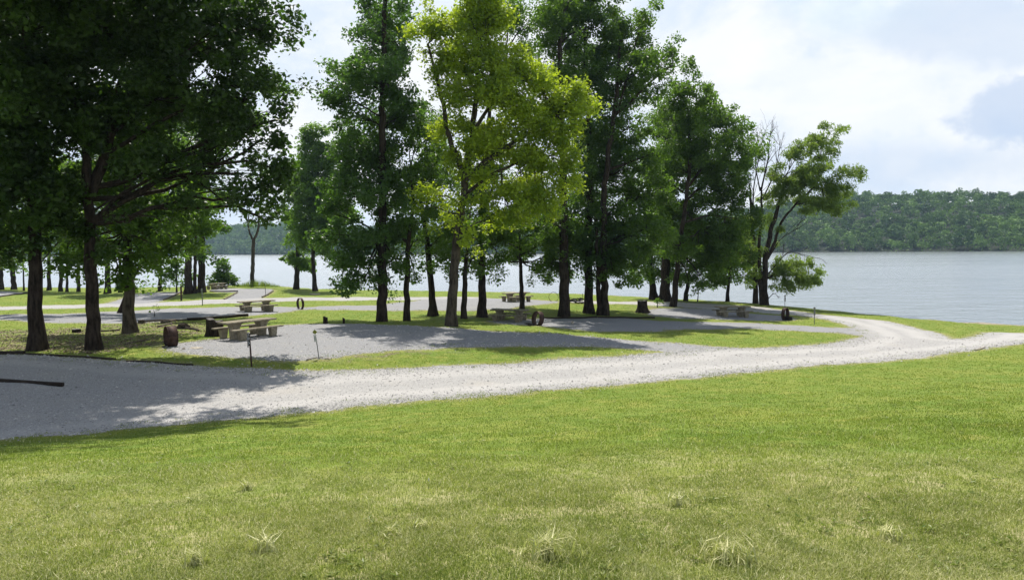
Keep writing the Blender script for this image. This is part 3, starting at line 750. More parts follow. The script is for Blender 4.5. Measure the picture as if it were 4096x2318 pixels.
# --- left shore trees far behind
k = 0
for bx, by, w_, top, lean in ((3, 728, 9, 380, 0), (36, 727, 12, 360, -32), (60, 730, 4, 500, -6), (124, 729, 9, 400, -4), (152, 732, 9, 420, 0), (168, 733, 6, 450, 3), (197, 733, 8, 420, -2), (270, 737, 13, 330, 2), (302, 735, 7, 420, 0), (402, 731, 9, 350, 0), (473, 738, 19, 300, -2), (489, 737, 9, 340, 6), (506, 735, 18, 320, 4)):
    k += 1; rgk = np.random.default_rng(60 + k); h = by - top
    big = w_ > 10; m = 1.25 if big else .9
    bl = [(bx + lean * f + rgk.uniform(-22, 22), by - h * f, rgk.uniform(28, 46) * m, rgk.uniform(24, 36) * m) for f in (1.05, .9, .78, .66, .55, .45)]
    if k not in (11, 13): bl += [(bx + rgk.uniform(-25, 25), by - h * .3, 26, 18)]
    else: bl += [(bx + rgk.uniform(0, 50), by - h * .42, 34, 22), (bx + 40, by - h * .2, 16, 22)]
    lab = {1: 'thin dark trunk at the very left edge of the far shore', 2: 'dark tree leaning left on the far left shore', 3: 'spindly sapling beside the leaning tree on the left shore', 4: 'slim shore trunk, left one of the close pair beyond the nearest dark trunk',
           5: 'slim shore trunk, right one of the close pair beyond the nearest dark trunk', 6: 'very thin shore trunk right of the close pair', 7: 'dark shore trunk seen just left of the forked tree', 8: 'stout shore tree seen between forked tree and greyish trunk',
           9: 'thin shore trunk just left of the greyish trunk', 10: 'single straight shore tree at the end of the far left gravel pad', 11: 'stoutest of the three trunks standing together left of the far picnic table', 12: 'thinnest trunk in the middle of the cluster of three near the far table', 13: 'right hand trunk of the cluster of three near the far table'}[k]
    tree('shore_tree', lab, 'tree', bx, by, w_, [(bx + lean * .4, by - h * .4), (bx + lean, by - h * .95)], bl, M_leafC if k % 2 else M_leafG, leaf=.42, dens=.55, cr=.95, nleaf=46, group='trees along the far left shore', seed=60 + k, flare=1.35, twig=.15)
tree('sapling', 'bright green feathery sapling on the far left shore', 'tree', 444, 734, 4, [(444, 700), (442, 655)], [(440, 660, 26, 14), (432, 685, 28, 12), (456, 690, 24, 12), (440, 710, 26, 9)], M_leafM, leaf=.34, dens=.8, cr=.6, nleaf=40, seed=80, twig=.8)
tree('shore_bush', 'round dark green bush behind the far picnic table', 'bush', 563, 722, 5, [(562, 700), (561, 680)], [(561, 684, 24, 26), (548, 700, 24, 18), (574, 702, 20, 18), (562, 668, 14, 12)], M_leafG, leaf=.34, dens=1.0, cr=.6, nleaf=55, seed=81)
tree('forked_bare_tree', 'slender pale tree with a wide fork, nearly bare, alone on the shore', 'tree', 634, 719, 10, [(635, 660), (637, 604)], [(690, 420, 30, 20), (640, 470, 26, 18), (705, 440, 16, 14), (628, 560, 9, 10), (650, 430, 26, 22)], M_leafG, leaf=.36, dens=.3, cr=.7, nleaf=26, bark=M_bark2, seed=82, flare=1.25,
     stems=[(.55, [(637, 606), (627, 585), (623, 560), (628, 520)]), (.62, [(637, 606), (649, 580), (650, 548), (654, 500), (660, 450)]), (.4, [(650, 552), (672, 530), (690, 505), (700, 470)]), (.2, [(690, 505), (712, 492), (722, 470)])], twig=.8, topr=.8,
     bare=[(1.1, [(672, 530), (690, 500), (704, 455)], 7), (1.0, [(652, 520), (662, 490), (664, 455)], 6)])
tree('shore_tree', 'light green shore tree with a low dark tuft, right of the bare forked tree', 'tree', 744, 726, 15, [(747, 680), (749, 640), (746, 590), (744, 540)],
     [(748, 648, 30, 16), (770, 662, 26, 18), (735, 665, 26, 8), (770, 670, 24, 12), (744, 560, 26, 40), (738, 500, 24, 36), (760, 440, 30, 36)], M_leafM, leaf=.34, dens=1.0, cr=.6, nleaf=50, seed=83, flare=1.3, group='trees on the lake shore in the middle')
tree('shore_tree', 'tall pale green leafy tree behind the tallest dark tree, right of the forked bare tree', 'tree', 792, 731, 11, [(786, 650), (790, 560), (800, 430), (800, 350)],
     [(760, 545, 34, 46), (780, 470, 36, 40), (790, 400, 40, 50), (800, 345, 30, 26), (815, 480, 40, 60), (790, 600, 40, 34), (830, 600, 32, 36), (745, 490, 20, 40), (835, 400, 34, 46), (740, 600, 18, 24), (850, 540, 40, 50), (775, 520, 34, 40), (800, 560, 40, 40), (770, 350, 24, 24)], M_leafM, leaf=.34, dens=1.25, cr=.75, nleaf=55, seed=84, twig=.3, group='trees on the lake shore in the middle')

# --- the middle group
GR = 'tall trees in the middle of the campground'
tree('tall_tree', 'tallest dark green tree with a straight trunk, left side of the middle group', 'tree', 961, 808, 25, [(961, 700), (961, 560), (962, 430), (960, 250), (965, 80), (970, -80)],
     [(970, -70, 45, 50), (965, 20, 66, 60), (935, 100, 66, 50), (1000, 110, 55, 60), (905, 190, 66, 50), (985, 210, 72, 60), (880, 155, 34, 30), (862, 240, 34, 36), (905, 290, 66, 56), (985, 320, 70, 60), (900, 380, 84, 55), (985, 420, 62, 56),
      (868, 430, 46, 44), (890, 490, 74, 52), (960, 510, 66, 50), (862, 540, 46, 42), (920, 590, 66, 48), (870, 640, 52, 40), (860, 688, 40, 30), (930, 660, 56, 36), (915, 705, 60, 22), (1010, 590, 44, 50), (1030, 300, 34, 60), (840, 600, 40, 40), (985, 660, 34, 34), (870, 722, 18, 12), (958, 722, 26, 12)],
     M_leafC, leaf=.20, dens=1.0, seed=11, group=GR, flare=1.2)
tree('tall_tree', 'slim dark tree with a slight bend, right of the tallest dark tree', 'tree', 1021, 806, 17, [(1023, 730), (1022, 660), (1026, 600), (1036, 540), (1034, 460)],
     [(1035, 440, 52, 50), (1060, 360, 54, 56), (1050, 290, 40, 45), (1020, 520, 48, 40), (1062, 500, 44, 44), (1010, 570, 36, 34), (1050, 600, 40, 34), (1005, 640, 30, 26), (1045, 655, 38, 26), (1040, 700, 30, 14), (1075, 440, 50, 50), (1000, 470, 44, 50)], M_leafG, leaf=.19, dens=.8, seed=12, group=GR, flare=1.25, stems=[(.55, [(1026, 610), (1000, 588), (978, 560)])])
tree('tall_tree', 'dark tree leaning left on spread roots, just left of the pale trunked tree', 'tree', 1090, 793, 18, [(1082, 700), (1076, 620), (1066, 560), (1056, 500), (1060, 420)],
     [(1080, 430, 50, 44), (1095, 520, 52, 40), (1090, 350, 44, 48), (1085, 270, 38, 44), (1110, 600, 40, 36), (1085, 650, 36, 30), (1120, 660, 28, 26), (1075, 560, 32, 28), (1115, 450, 44, 50), (1110, 380, 44, 44), (1125, 620, 40, 36), (1060, 610, 34, 34), (1130, 560, 44, 44)], M_leafG, leaf=.19, dens=.75, seed=13, group=GR, flare=1.8, stems=[(.6, [(1066, 560), (1074, 520), (1078, 450)])])
tree('yellow_green_tree', 'bright yellow green tree with a pale leaning trunk in the centre', 'tree', 1132, 819, 26, [(1137, 720), (1143, 640), (1154, 560), (1166, 500), (1169, 430), (1186, 350), (1196, 240), (1205, 100)],
     [(1120, 40, 60, 46), (1170, 0, 66, 50), (1085, 100, 44, 36), (1060, 130, 26, 18), (1140, 110, 70, 46), (1230, 70, 70, 60), (1250, -10, 60, 50), (1200, 170, 80, 50), (1130, 170, 50, 30), (1270, 160, 74, 50), (1320, 200, 60, 40), (1370, 240, 66, 42), (1430, 255, 50, 40), (1480, 272, 26, 22),
      (1230, 250, 90, 54), (1300, 290, 80, 52), (1390, 300, 66, 44), (1430, 330, 40, 40), (1140, 240, 46, 34), (1200, 320, 70, 44), (1140, 340, 56, 30), (1280, 370, 80, 46), (1360, 370, 66, 50), (1420, 395, 46, 50), (1160, 395, 50, 26), (1310, 440, 80, 40), (1400, 455, 50, 38), (1230, 440, 60, 30),
      (1270, 510, 74, 36), (1350, 500, 60, 40), (1375, 530, 30, 22), (1170, 505, 40, 22), (1095, 490, 46, 20), (1080, 515, 28, 12), (1120, 560, 40, 22), (1200, 600, 40, 18), (1250, 560, 50, 22)],
     M_leafY, leaf=.175, dens=1.2, seed=14, bark=M_bark2, flare=1.35, cr=.56, nleaf=76,
     stems=[(.6, [(1168, 450), (1130, 350), (1113, 265), (1096, 190), (1075, 110)]), (.62, [(1166, 455), (1215, 410), (1300, 350), (1400, 290)]), (.42, [(1190, 330), (1240, 250), (1290, 180)]), (.4, [(1168, 490), (1230, 440), (1320, 400), (1390, 390)])], twig=.4)
tree('tall_tree', 'slim dark trunk just right of the pale leaning trunk', 'tree', 1165, 800, 17, [(1168, 720), (1172, 640), (1176, 560)],
     [(1180, 560, 44, 40), (1190, 480, 40, 40), (1150, 640, 28, 26), (1190, 640, 30, 24), (1190, 690, 22, 14), (1145, 690, 14, 12), (1140, 600, 36, 34), (1195, 600, 44, 40)], M_leafG, leaf=.19, dens=.7, seed=15, group=GR, flare=1.2)
tree('tall_tree', 'stout dark trunk beside the shaded picnic table', 'tree', 1212, 797, 21, [(1211, 700), (1209, 600), (1212, 500), (1225, 350), (1235, 200)],
     [(1225, 480, 60, 50, 1.5), (1240, 380, 60, 60, 2), (1245, 610, 50, 36), (1200, 650, 40, 26), (1260, 660, 34, 24), (1215, 560, 60, 40), (1290, 560, 60, 44), (1240, 690, 22, 12), (1330, 60, 54, 60, 3), (1290, 20, 40, 40, 3)], M_leafG, leaf=.19, dens=.8, seed=16, group=GR, flare=1.5, stems=[(.5, [(1210, 560), (1228, 500), (1250, 430)])])
tree('tall_tree', 'thinnest straight trunk of the middle group, behind the shaded table', 'tree', 1312, 780, 12, [(1310, 700), (1306, 600), (1300, 540)],
     [(1300, 560, 50, 36), (1390, 600, 44, 36), (1250, 600, 40, 36), (1280, 545, 66, 40, -2, 2.6), (1235, 570, 54, 40, -2, 2.6), (1330, 610, 50, 34), (1290, 620, 38, 30), (1345, 660, 46, 26), (1385, 690, 26, 18), (1355, 695, 30, 16), (1270, 650, 30, 20), (1360, 580, 56, 44), (1390, 640, 40, 34), (1360, 520, 50, 40)], M_leafG, leaf=.20, dens=.75, seed=17, group=GR, flare=1.2)
tree('tall_tree', 'stout dark trunk right of the standing fire ring, middle group', 'tree', 1418, 795, 26, [(1418, 700), (1417, 600), (1416, 500), (1415, 380), (1405, 200), (1410, 40)],
     [(1405, 40, 66, 56), (1440, -30, 70, 50), (1390, 120, 60, 46), (1430, 170, 66, 50), (1470, 90, 60, 60), (1440, 540, 50, 44), (1400, 600, 54, 34), (1450, 620, 46, 32), (1420, 660, 46, 26), (1460, 450, 44, 50), (1470, 360, 44, 44), (1440, 690, 40, 14), (1390, 560, 50, 50), (1385, 660, 34, 26)], M_leafG, leaf=.20, dens=.85, seed=18, group=GR, flare=1.2)
tree('tall_tree', 'stout dark tree with spread roots, left of the double trunk', 'tree', 1481, 787, 23, [(1480, 700), (1478, 600), (1482, 450), (1480, 300), (1470, 100)],
     [(1480, 200, 66, 56), (1510, 270, 66, 50), (1480, 340, 56, 50), (1510, 400, 66, 56), (1490, 480, 66, 50), (1480, 570, 62, 44), (1520, 590, 50, 40), (1490, 645, 56, 30), (1470, 20, 60, 56), (1520, 130, 50, 56), (1450, 690, 26, 16), (1540, 650, 50, 36), (1500, 690, 40, 14)], M_leafC, leaf=.20, dens=.95, seed=19, group=GR, flare=1.7)
tree('tall_tree', 'tree with a double trunk, its open crown reaching up to the right', 'tree', 1520, 793, 20, [(1519, 720), (1517, 600), (1518, 480), (1530, 380), (1548, 250), (1560, 100)],
     [(1530, 60, 40, 46), (1545, 20, 34, 40), (1560, 110, 50, 50), (1610, 35, 36, 34), (1622, 75, 34, 34), (1600, 110, 40, 34), (1655, 150, 44, 34), (1680, 128, 20, 14), (1610, 180, 54, 40), (1560, 200, 50, 44), (1590, 250, 44, 40), (1545, 330, 50, 50), (1560, 430, 60, 50), (1600, 500, 56, 50), (1560, 560, 66, 44), (1610, 600, 52, 40), (1560, 640, 56, 36), (1600, 665, 36, 22), (1540, 680, 40, 20), (1650, 210, 30, 26), (1640, 480, 50, 50), (1640, 560, 44, 44), (1640, 400, 44, 40), (1590, 330, 40, 44), (1600, 640, 50, 34), (1570, 690, 44, 16)],
     M_leafG, leaf=.20, dens=.85, seed=20, group=GR, flare=1.25,
     stems=[(.75, [(1506, 770, .2), (1503, 700), (1500, 620), (1498, 540)], 'foot'), (.4, [(1545, 290), (1590, 250), (1640, 200), (1690, 165)]), (.42, [(1522, 430), (1580, 408), (1640, 385)]), (.35, [(1535, 330), (1575, 200), (1605, 80)])], bark=M_bark)
GS = 'trees standing together at the water on the right'
tree('shore_tree', 'dark trunk with flared foot at the water, left one of the right shore group', 'tree', 1643, 752, 17, [(1640, 720), (1634, 690), (1632, 650), (1640, 560)],
     [(1612, 660, 36, 24), (1625, 690, 34, 16), (1640, 620, 40, 30), (1650, 570, 36, 36), (1605, 690, 20, 12)], M_leafM, leaf=.24, dens=.8, seed=31, group=GS, flare=1.7)
tree('shore_tree', 'broad dark trunk at the water, hidden behind the leaning trunk', 'tree', 1672, 756, 24, [(1672, 700), (1674, 600), (1690, 450), (1700, 320)],
     [(1690, 300, 50, 50), (1660, 340, 40, 40), (1650, 440, 46, 50), (1690, 420, 60, 60), (1670, 520, 60, 50), (1700, 600, 60, 44), (1680, 660, 50, 34), (1660, 400, 30, 40)], M_leafG, leaf=.24, dens=.85, seed=32, group=GS, flare=1.6)
tree('shore_tree', 'tall right hand tree leaning slightly right, foot on the lane', 'tree', 1691, 770, 15, [(1700, 700), (1708, 620), (1722, 520), (1735, 400), (1730, 280)],
     [(1722, 200, 34, 34), (1712, 240, 50, 36), (1752, 260, 46, 40), (1790, 250, 26, 36), (1770, 300, 56, 44), (1690, 300, 50, 40), (1730, 350, 70, 46), (1810, 330, 50, 40), (1850, 335, 36, 30), (1870, 375, 40, 32), (1800, 390, 66, 44), (1730, 430, 66, 48), (1830, 440, 54, 42), (1780, 490, 70, 46), (1700, 520, 56, 44), (1840, 500, 44, 40), (1770, 570, 74, 46), (1820, 580, 50, 40), (1700, 620, 50, 40), (1760, 640, 66, 40), (1820, 640, 50, 34), (1760, 690, 60, 28), (1730, 705, 40, 14), (1895, 350, 22, 20), (1800, 700, 30, 16), (1650, 600, 30, 30), (1860, 560, 44, 40), (1660, 460, 40, 50), (1850, 440, 44, 40)],
     M_leafG, leaf=.21, dens=.72, seed=33, group=GS, flare=1.3, stems=[(.5, [(1728, 470), (1780, 400), (1850, 360)]), (.45, [(1715, 560), (1780, 540), (1850, 548)])])
tree('shore_tree', 'dark split trunk right of the broad trunk at the water', 'tree', 1722, 756, 12, [(1727, 715), (1732, 680), (1740, 620)], [(1750, 640, 36, 30), (1740, 600, 36, 34), (1785, 660, 34, 22)], M_leafG, leaf=.24, dens=.8, seed=34, group=GS, flare=1.3)
tree('shore_tree', 'small dark tree at the water beside a short post like stump', 'tree', 1828, 757, 10, [(1829, 725), (1834, 690), (1840, 650)],
     [(1845, 650, 40, 30), (1820, 680, 40, 18), (1860, 690, 34, 16), (1850, 600, 40, 36), (1800, 660, 34, 22), (1860, 640, 40, 40), (1830, 700, 30, 10), (1800, 690, 20, 12)], M_leafM, leaf=.24, dens=.8, seed=35, group=GS, flare=1.2)
tree('willow_tree', 'thin dark willow trunk with yellow green foliage, left of the multi stemmed willow', 'tree', 1899, 762, 14, [(1898, 700), (1896, 640), (1890, 560), (1884, 470)],
     [(1872, 600, 36, 34), (1868, 650, 34, 26), (1880, 560, 34, 26), (1850, 620, 30, 30), (1890, 640, 20, 22)], M_leafW, leaf=.30, wl=.3, dens=.8, seed=36, willow=True, flare=1.2, group='willows at the water on the right',
     bare=[(2.2, [(1893, 560), (1892, 480), (1906, 400), (1903, 340)], 9), (1.8, [(1890, 520), (1880, 440), (1878, 370)], 5)])
tree('willow_tree', 'multi stemmed willow with bare upper twigs, leaning out over the lake on the right', 'tree', 1921, 766, 17, [(1920, 700), (1925, 640), (1932, 600), (1942, 560), (1960, 500), (1995, 455)],
     [(2078, 345, 40, 24), (2095, 325, 28, 20), (2050, 370, 34, 22), (2015, 372, 30, 20), (2005, 395, 34, 22), (2085, 385, 38, 18), (2060, 405, 26, 12), (1975, 440, 46, 26), (2030, 440, 50, 26), (1990, 470, 56, 26), (2055, 460, 44, 26), (2125, 440, 36, 22), (2150, 445, 18, 12), (2110, 470, 40, 24), (2070, 500, 54, 30), (2100, 520, 30, 24), (2020, 510, 44, 24), (1955, 490, 36, 30), (1940, 560, 24, 20),
      (1995, 690, 50, 28), (2038, 690, 28, 24), (1965, 672, 36, 26), (1990, 722, 40, 16), (2030, 718, 28, 14), (1950, 700, 26, 26), (2010, 665, 36, 18), (1890, 690, 22, 24), (1880, 640, 24, 30), (1945, 590, 20, 20)],
     M_leafW, leaf=.30, wl=.28, dens=.58, cr=.5, nleaf=60, seed=37, willow=True, flare=1.3, group='willows at the water on the right', twig=.5,
     stems=[(.7, [(1914, 760), (1910, 690), (1906, 620), (1914, 540), (1912, 470)], 'foot'), (.5, [(1928, 650), (1944, 620), (1960, 560), (2010, 500), (2060, 460)]), (.4, [(1960, 500), (1975, 460), (2020, 415), (2060, 395)]), (.3, [(1926, 700), (1960, 680), (2000, 690)])],
     bare=[(2.4, [(1912, 480), (1930, 400), (1936, 330)], 11), (2.0, [(1916, 500), (1950, 430), (1962, 350)], 10), (2.2, [(1925, 500), (1975, 440), (2010, 380)], 9), (1.8, [(1910, 480), (1898, 420), (1900, 350)], 8), (1.8, [(1930, 650), (1960, 600), (2010, 570)], 6), (1.6, [(1928, 690), (1980, 630), (2060, 650)], 6), (1.2, [(1925, 755), (1945, 735), (1958, 748)], 5)])
tree('sapling', 'spindly sapling at the water between the dark trunks and the small tree', 'tree', 1752, 757, 2.5, [(1755, 735), (1757, 715)], [(1758, 722, 16, 8), (1750, 738, 14, 5)], M_leafG, leaf=.2, dens=.7, cr=.35, nleaf=16, seed=38, twig=1)
tree('sapling', 'tiny bright seedling beside the large stump on the right', 'tree', 1651, 772, 2.5, [(1652, 765), (1653, 760)], [(1652, 764, 8, 6)], M_leafM, leaf=.16, dens=2, cr=.3, nleaf=50, seed=39, twig=1)
tree('sapling', 'small leafy seedling on the gravel edge behind the left dark trunks', 'tree', 388, 795, 2, [(388, 785), (386, 778)], [(388, 783, 11, 7)], M_leafM, leaf=.13, dens=1.2, cr=.25, nleaf=14, seed=40, twig=1)
print('leaves', TOTAL)
# ------------------------------------------------------------------ picnic tables
def make_table(label):
    t = empty('picnic_table', (0, 0, 0)); set_props(t, label, 'picnic table', 'concrete picnic tables')
    MB().box((0, 0, .715), (2.42, .76, .07), .012).build('tabletop', M_conc, t)
    for sx in (-1, 1):
        x = sx * .66
        b = MB(); hw = .17
        def ring(z, wx, wy): return [(x - wx, -wy, z), (x + wx, -wy, z), (x + wx, wy, z), (x - wx, wy, z)]
        b.hexa(ring(-.05, .125, .17), ring(.50, .155, .20)); b.hexa(ring(.50, .155, .20), ring(.62, .20, .25)); b.hexa(ring(.62, .20, .25), ring(.68, .30, .30))
        b.build('pedestal', M_conc, t)
    for sy in (-1, 1):
        MB().box((0, sy * .72, .43), (2.42, .29, .06), .010).build('bench_seat', M_conc, t)
        for sx in (-1, 1):
            x = sx * .74; y = sy * .72
            def ring2(z, wx, wy): return [(x - wx, y - wy, z), (x + wx, y - wy, z), (x + wx, y + wy, z), (x - wx, y + wy, z)]
            MB().hexa(ring2(-.05, .11, .10), ring2(.40, .165, .125)).build('bench_leg', M_conc, t)
    return t
def copy_tree(o, parent=None):
    c = o.copy(); scene.collection.objects.link(c); c.parent = parent
    for ch in list(o.children): copy_tree(ch, c)
    return c
TABLES = [(624, 846, 54, 'weathered concrete picnic table beside the broad dark stump, nearest the camera', 1.0),
          (645, 782, 40, 'concrete picnic table on the middle gravel pad, left of the upright fire ring', 1.0),
          (1281, 806, -19, 'dark shaded concrete picnic table under the central trees', 1.0),
          (1840, 795, 2, 'concrete picnic table on the right gravel pad, near the cooking ring', 1.0),
          (1297, 757, 36, 'sunlit pale picnic table near the water, half hidden by a thin trunk', 1.0),
          (546, 726, 64, 'farthest small picnic table in front of the round bush', 1.0)]
proto = None
for i, (x, y, a, lab, s) in enumerate(TABLES):
    if proto is None: proto = make_table(lab); o = proto
    else: o = copy_tree(proto); o['label'] = lab
    p = hit(x, y); o.location = p; o.rotation_euler = (0, 0, math.radians(a)); o['_'] = 0; del o['_']

# ------------------------------------------------------------------ fire rings
def fire_ring(x, y, yaw, label, dia=.86, band=.30, tilt=0, grate=None):
    p = hit(x, y); r = dia / 2; n = 48
    t = empty('fire_ring', p, math.radians(yaw)); set_props(t, label, 'fire ring', 'steel fire rings standing on edge')
    R = Matrix.Rotation(math.radians(tilt), 3, 'Y')
    th = np.linspace(0, 2 * np.pi, n, endpoint=False); V = []; th_ = .012
    for rr_, xx in ((r, -band / 2), (r, band / 2), (r - th_, band / 2), (r - th_, -band / 2)):
        V.append(np.c_[np.full(n, xx), np.cos(th) * rr_, np.sin(th) * rr_ + r - .04])
    V = np.concatenate(V) @ np.array(R).T
    F = []
    for a, b in ((0, 1), (1, 2), (2, 3), (3, 0)):
        for i in range(n): j = (i + 1) % n; F.append((a * n + i, a * n + j, b * n + j, b * n + i))
    mesh_np('ring_band', V, np.array(F), M_rust, t)
    b = MB()                              # rolled lips on both rims
    for xx in (-band / 2, band / 2):
        th2 = np.linspace(0, 2 * np.pi, 40)
        b.tube(np.c_[np.full(40, xx), np.cos(th2) * r, np.sin(th2) * r + r - .04] @ np.array(R).T, .012, 6, cap=False)
    b.build('rim', M_rust, t, smooth=True)
    if grate is not None:
        gx, gy, gz_, gyaw, gt, kind = grate
        g = empty('cooking_grate', (0, 0, 0)); bb = MB()
        Rg = np.array(Matrix.Rotation(math.radians(gyaw), 3, 'Z') @ Matrix.Rotation(math.radians(gt), 3, 'X'))
        bpy.data.objects.remove(g)
        if kind == 'box':
            for c, d in (((0, -.17, .09), (.46, .02, .20)), ((0, .17, .09), (.46, .02, .20)), ((-.22, 0, .09), (.02, .32, .20)), ((.22, 0, .09), (.02, .32, .20)), ((0, 0, .0), (.44, .32, .015))): bb.box(np.array(c) @ Rg.T + (gx, gy, gz_), d, 0, R=Rg)
            for k in range(7): bb.tube([np.array((-.26, -.15 + .05 * k, .21)) @ Rg.T + (gx, gy, gz_), np.array((.30, -.15 + .05 * k, .21)) @ Rg.T + (gx, gy, gz_)], .008, 5)
            for yy in (-.15, .15): bb.tube([np.array(q) @ Rg.T + (gx, gy, gz_) for q in ((.22, yy, .21), (.36, yy, .23), (.36, yy, .10))], .010, 5)
        else:
            for k in range(12): bb.tube([np.array((-.30 + .055 * k, -.24, 0)) @ Rg.T + (gx, gy, gz_), np.array((-.30 + .055 * k, .24, 0)) @ Rg.T + (gx, gy, gz_)], .009, 5)
            for yy in (-.24, 0, .24): bb.tube([np.array((-.33, yy, 0.012)) @ Rg.T + (gx, gy, gz_), np.array((.34, yy, 0.012)) @ Rg.T + (gx, gy, gz_)], .012, 5)
        bb.build('cooking_grate', M_soot, t)
    return t
fire_ring(430, 869, 40, 'rusty brown fire ring standing on edge near the front picnic table, seen from its side', band=.33, dia=.84, grate=(-.50, -.05, .10, 10, 12, 'flat'))
fire_ring(755, 776, 44, 'upright fire ring on the middle gravel pad, seen at a slant', band=.17, dia=.86)
fire_ring(1349, 817, 30, 'leaning fire ring in deep shade beside the shaded picnic table', band=.30, dia=.86, tilt=10, grate=(-.42, .0, .08, 20, 18, 'flat'))
fire_ring(1391, 756.5, 84, 'thin fire ring seen face on as a full circle near the water', band=.20, dia=.80)
fire_ring(1973, 803, -42, 'brown upright fire ring with a black cooking box at its foot on the right pad', band=.22, dia=.86, grate=(.22, -.12, .04, -26, 0, 'box'))

# ------------------------------------------------------------------ stumps
def stump(x, y, w_, h_, label, flare=1.5, step=False, seed=0, group=None, mat=None):
    p = hit(x, y); mpp = D2P * p[1] / FP; r = w_ * mpp / 2; h = h_ * mpp
    rg = np.random.default_rng(seed + 300); n = 26; zs = np.array([-.15, 0, .08, .2, .4, .65, .88, .985, 1.0]) * h
    th = np.arange(n) / n * 2 * np.pi
    lob = 1 + .07 * np.sin(3 * th + seed) + .05 * np.sin(7 * th + seed * 2) + .025 * rg.standard_normal(n)
    V = []
    for z in zs:
        k = 1 + (flare - 1) * math.exp(-max(z, 0) / (h * .22)); zz = np.full(n, z)
        if z >= h * .98: zz = z + .035 * h * np.sin(2 * th + seed) + (np.where(np.cos(th - .4) < 0, h * .10, -h * .07) if step else 0) + .012 * h * rg.standard_normal(n)
        rr = r * (k + (lob - 1) * (k ** 1.5)) * (0.97 if z > h * .99 else 1)
        V.append(np.c_[np.cos(th) * rr, np.sin(th) * rr, zz])
    m = len(zs); V = np.concatenate(V); i = np.arange(m - 1)[:, None] * n; j = np.arange(n)[None, :]; kq = (j + 1) % n
    F = np.stack([i + j, i + kq, i + n + kq, i + n + j], -1).reshape(-1, 4)
    t = empty('tree_stump', p); set_props(t, label, 'stump', group)
    mesh_np('bark', V, F, mat or M_stump, t, smooth=True)
    top = V[-n:]; q = [top + (0, 0, .004)]
    for f in (.66, .33): q.append(top * (f, f, 1) + np.c_[np.zeros(n), np.zeros(n), -.02 * h * rg.random(n)])
    TV = np.concatenate(q + [np.array([[0, 0, top[:, 2].mean()]])]); F1 = []
    for a in range(2):
        for b in range(n): F1.append((a * n + b, a * n + (b + 1) % n, (a + 1) * n + (b + 1) % n, (a + 1) * n + b))
    F3 = [(2 * n + b, 2 * n + (b + 1) % n, 3 * n) for b in range(n)]
    mesh_np('cut_face', TV, [np.array(F1), np.array(F3)], M_cut, t, smooth=False)
stump(540, 843, 40, 40, 'broad dark stump with a stepped grey top beside the front picnic table', 1.35, True, 1)
stump(1613, 784, 23, 29, 'tall dark stump with flared roots on the right, in front of the shore trees', 1.75, False, 2)
stump(193, 835, 20, 9, 'low flat stump in leaf litter between the two front left trees', 1.15, False, 3)
stump(356, 812, 14, 9, 'small pale stump just right of the greyish trunk', 1.5, False, 4, mat=M_bark2)
stump(818, 813, 11, 17, 'square brown stump post on the grass bank, left of the tallest tree', 1.05, True, 5)
stump(864, 812, 6, 13, 'thin brown broken stump on the grass bank beside the tallest tree', 1.1, True, 6)
stump(1817, 756, 4.5, 20, 'thin post like stump at the water left of the small tree', 1.1, True, 7)

# ------------------------------------------------------------------ timbers, logs, branches
def timber(x0, y0, x1, y1, label, th=.15, mat=None, name='edging_timber', cat='timber', group=None, rnd=False, lift=0.0, bend=0.0, straight=False):
    a = hit(x0, y0); b = hit(x1, y1); n = 9
    t_ = np.linspace(0, 1, n)[:, None]; p = a + (b - a) * t_
    g_ = ground(p[:, :2]) + th * .32 + lift; p[:, 2] = g_ if not straight else np.linspace(g_[0], g_[-1], n) + th * .1
    d = (b - a)[:2]; nr = np.array([-d[1], d[0]]) / (np.linalg.norm(d) + 1e-9); p[:, :2] += nr * bend * np.sin(t_ * np.pi)
    c = p.mean(0).copy(); c[2] -= th * .5
    if rnd:
        V, F = tube(p, np.linspace(th * .55, th * .42, n), 9, .12, int(abs(x0)))
        m = MB(); m.add(V, [tuple(f) for f in F] + [tuple(range(8, -1, -1)), tuple(range(len(V) - 9, len(V)))])
    else:
        m = MB(); Vv = []
        for q in p:
            s = np.r_[nr, 0] * th * .5; u = np.array([0, 0, th * .5])
            w2 = np.random.default_rng(int(abs(q[0]) * 100) % 1000).normal(0, .006, 3); k = .82
            Vv += [q - s - u + w2, q + s - u, q + s + u * k + w2, q + s * k + u + w2, q - s * k + u, q - s + u * k]
        m.add(Vv, [(i * 6 + j, i * 6 + (j + 1) % 6, i * 6 + 6 + (j + 1) % 6, i * 6 + 6 + j) for i in range(n - 1) for j in range(6)] + [(5, 4, 3, 2, 1, 0), tuple(range(len(Vv) - 6, len(Vv)))])
    o = m.build(name, mat or M_timber, None, smooth=rnd, loc=c)
    return set_props(o, label, cat, group)
ET = 'old timbers edging the gravel'
timber(-120, 885, 60, 889, 'dark edging timber entering at the left edge, behind the gravel', .14, M_darkwood, group=ET)
timber(64, 890, 290, 903, 'long dark timber along the grass edge below the two front left trees', .07, M_darkwood, group=ET)
timber(318, 908, 484, 918, 'dark timber half sunk along the grass below the rusty ring', .06, M_darkwood, group=ET)
timber(-160, 952, 158, 971, 'thick dark log end lying on the shaded gravel at the left edge', .15, M_darkwood, 'log', 'log', rnd=True, straight=True)
timber(350, 810, 470, 805, 'left length of the timber edging behind the broad stump', .13, M_timber, group=ET)
timber(472, 805, 622, 794, 'long dark timber edging the middle pad, behind the broad stump', .20, M_darkwood, group=ET)
timber(1355, 799, 1500, 798, 'dark low timber behind the shaded pad, below the double trunk', .13, M_darkwood, group=ET)
timber(1502, 798, 1645, 799, 'low timber edging the pad, right of the double trunk', .12, M_darkwood, group=ET)
timber(527, 733, 598, 732.5, 'short dark timber at the foot of the far table pad', .16, M_darkwood, group=ET)
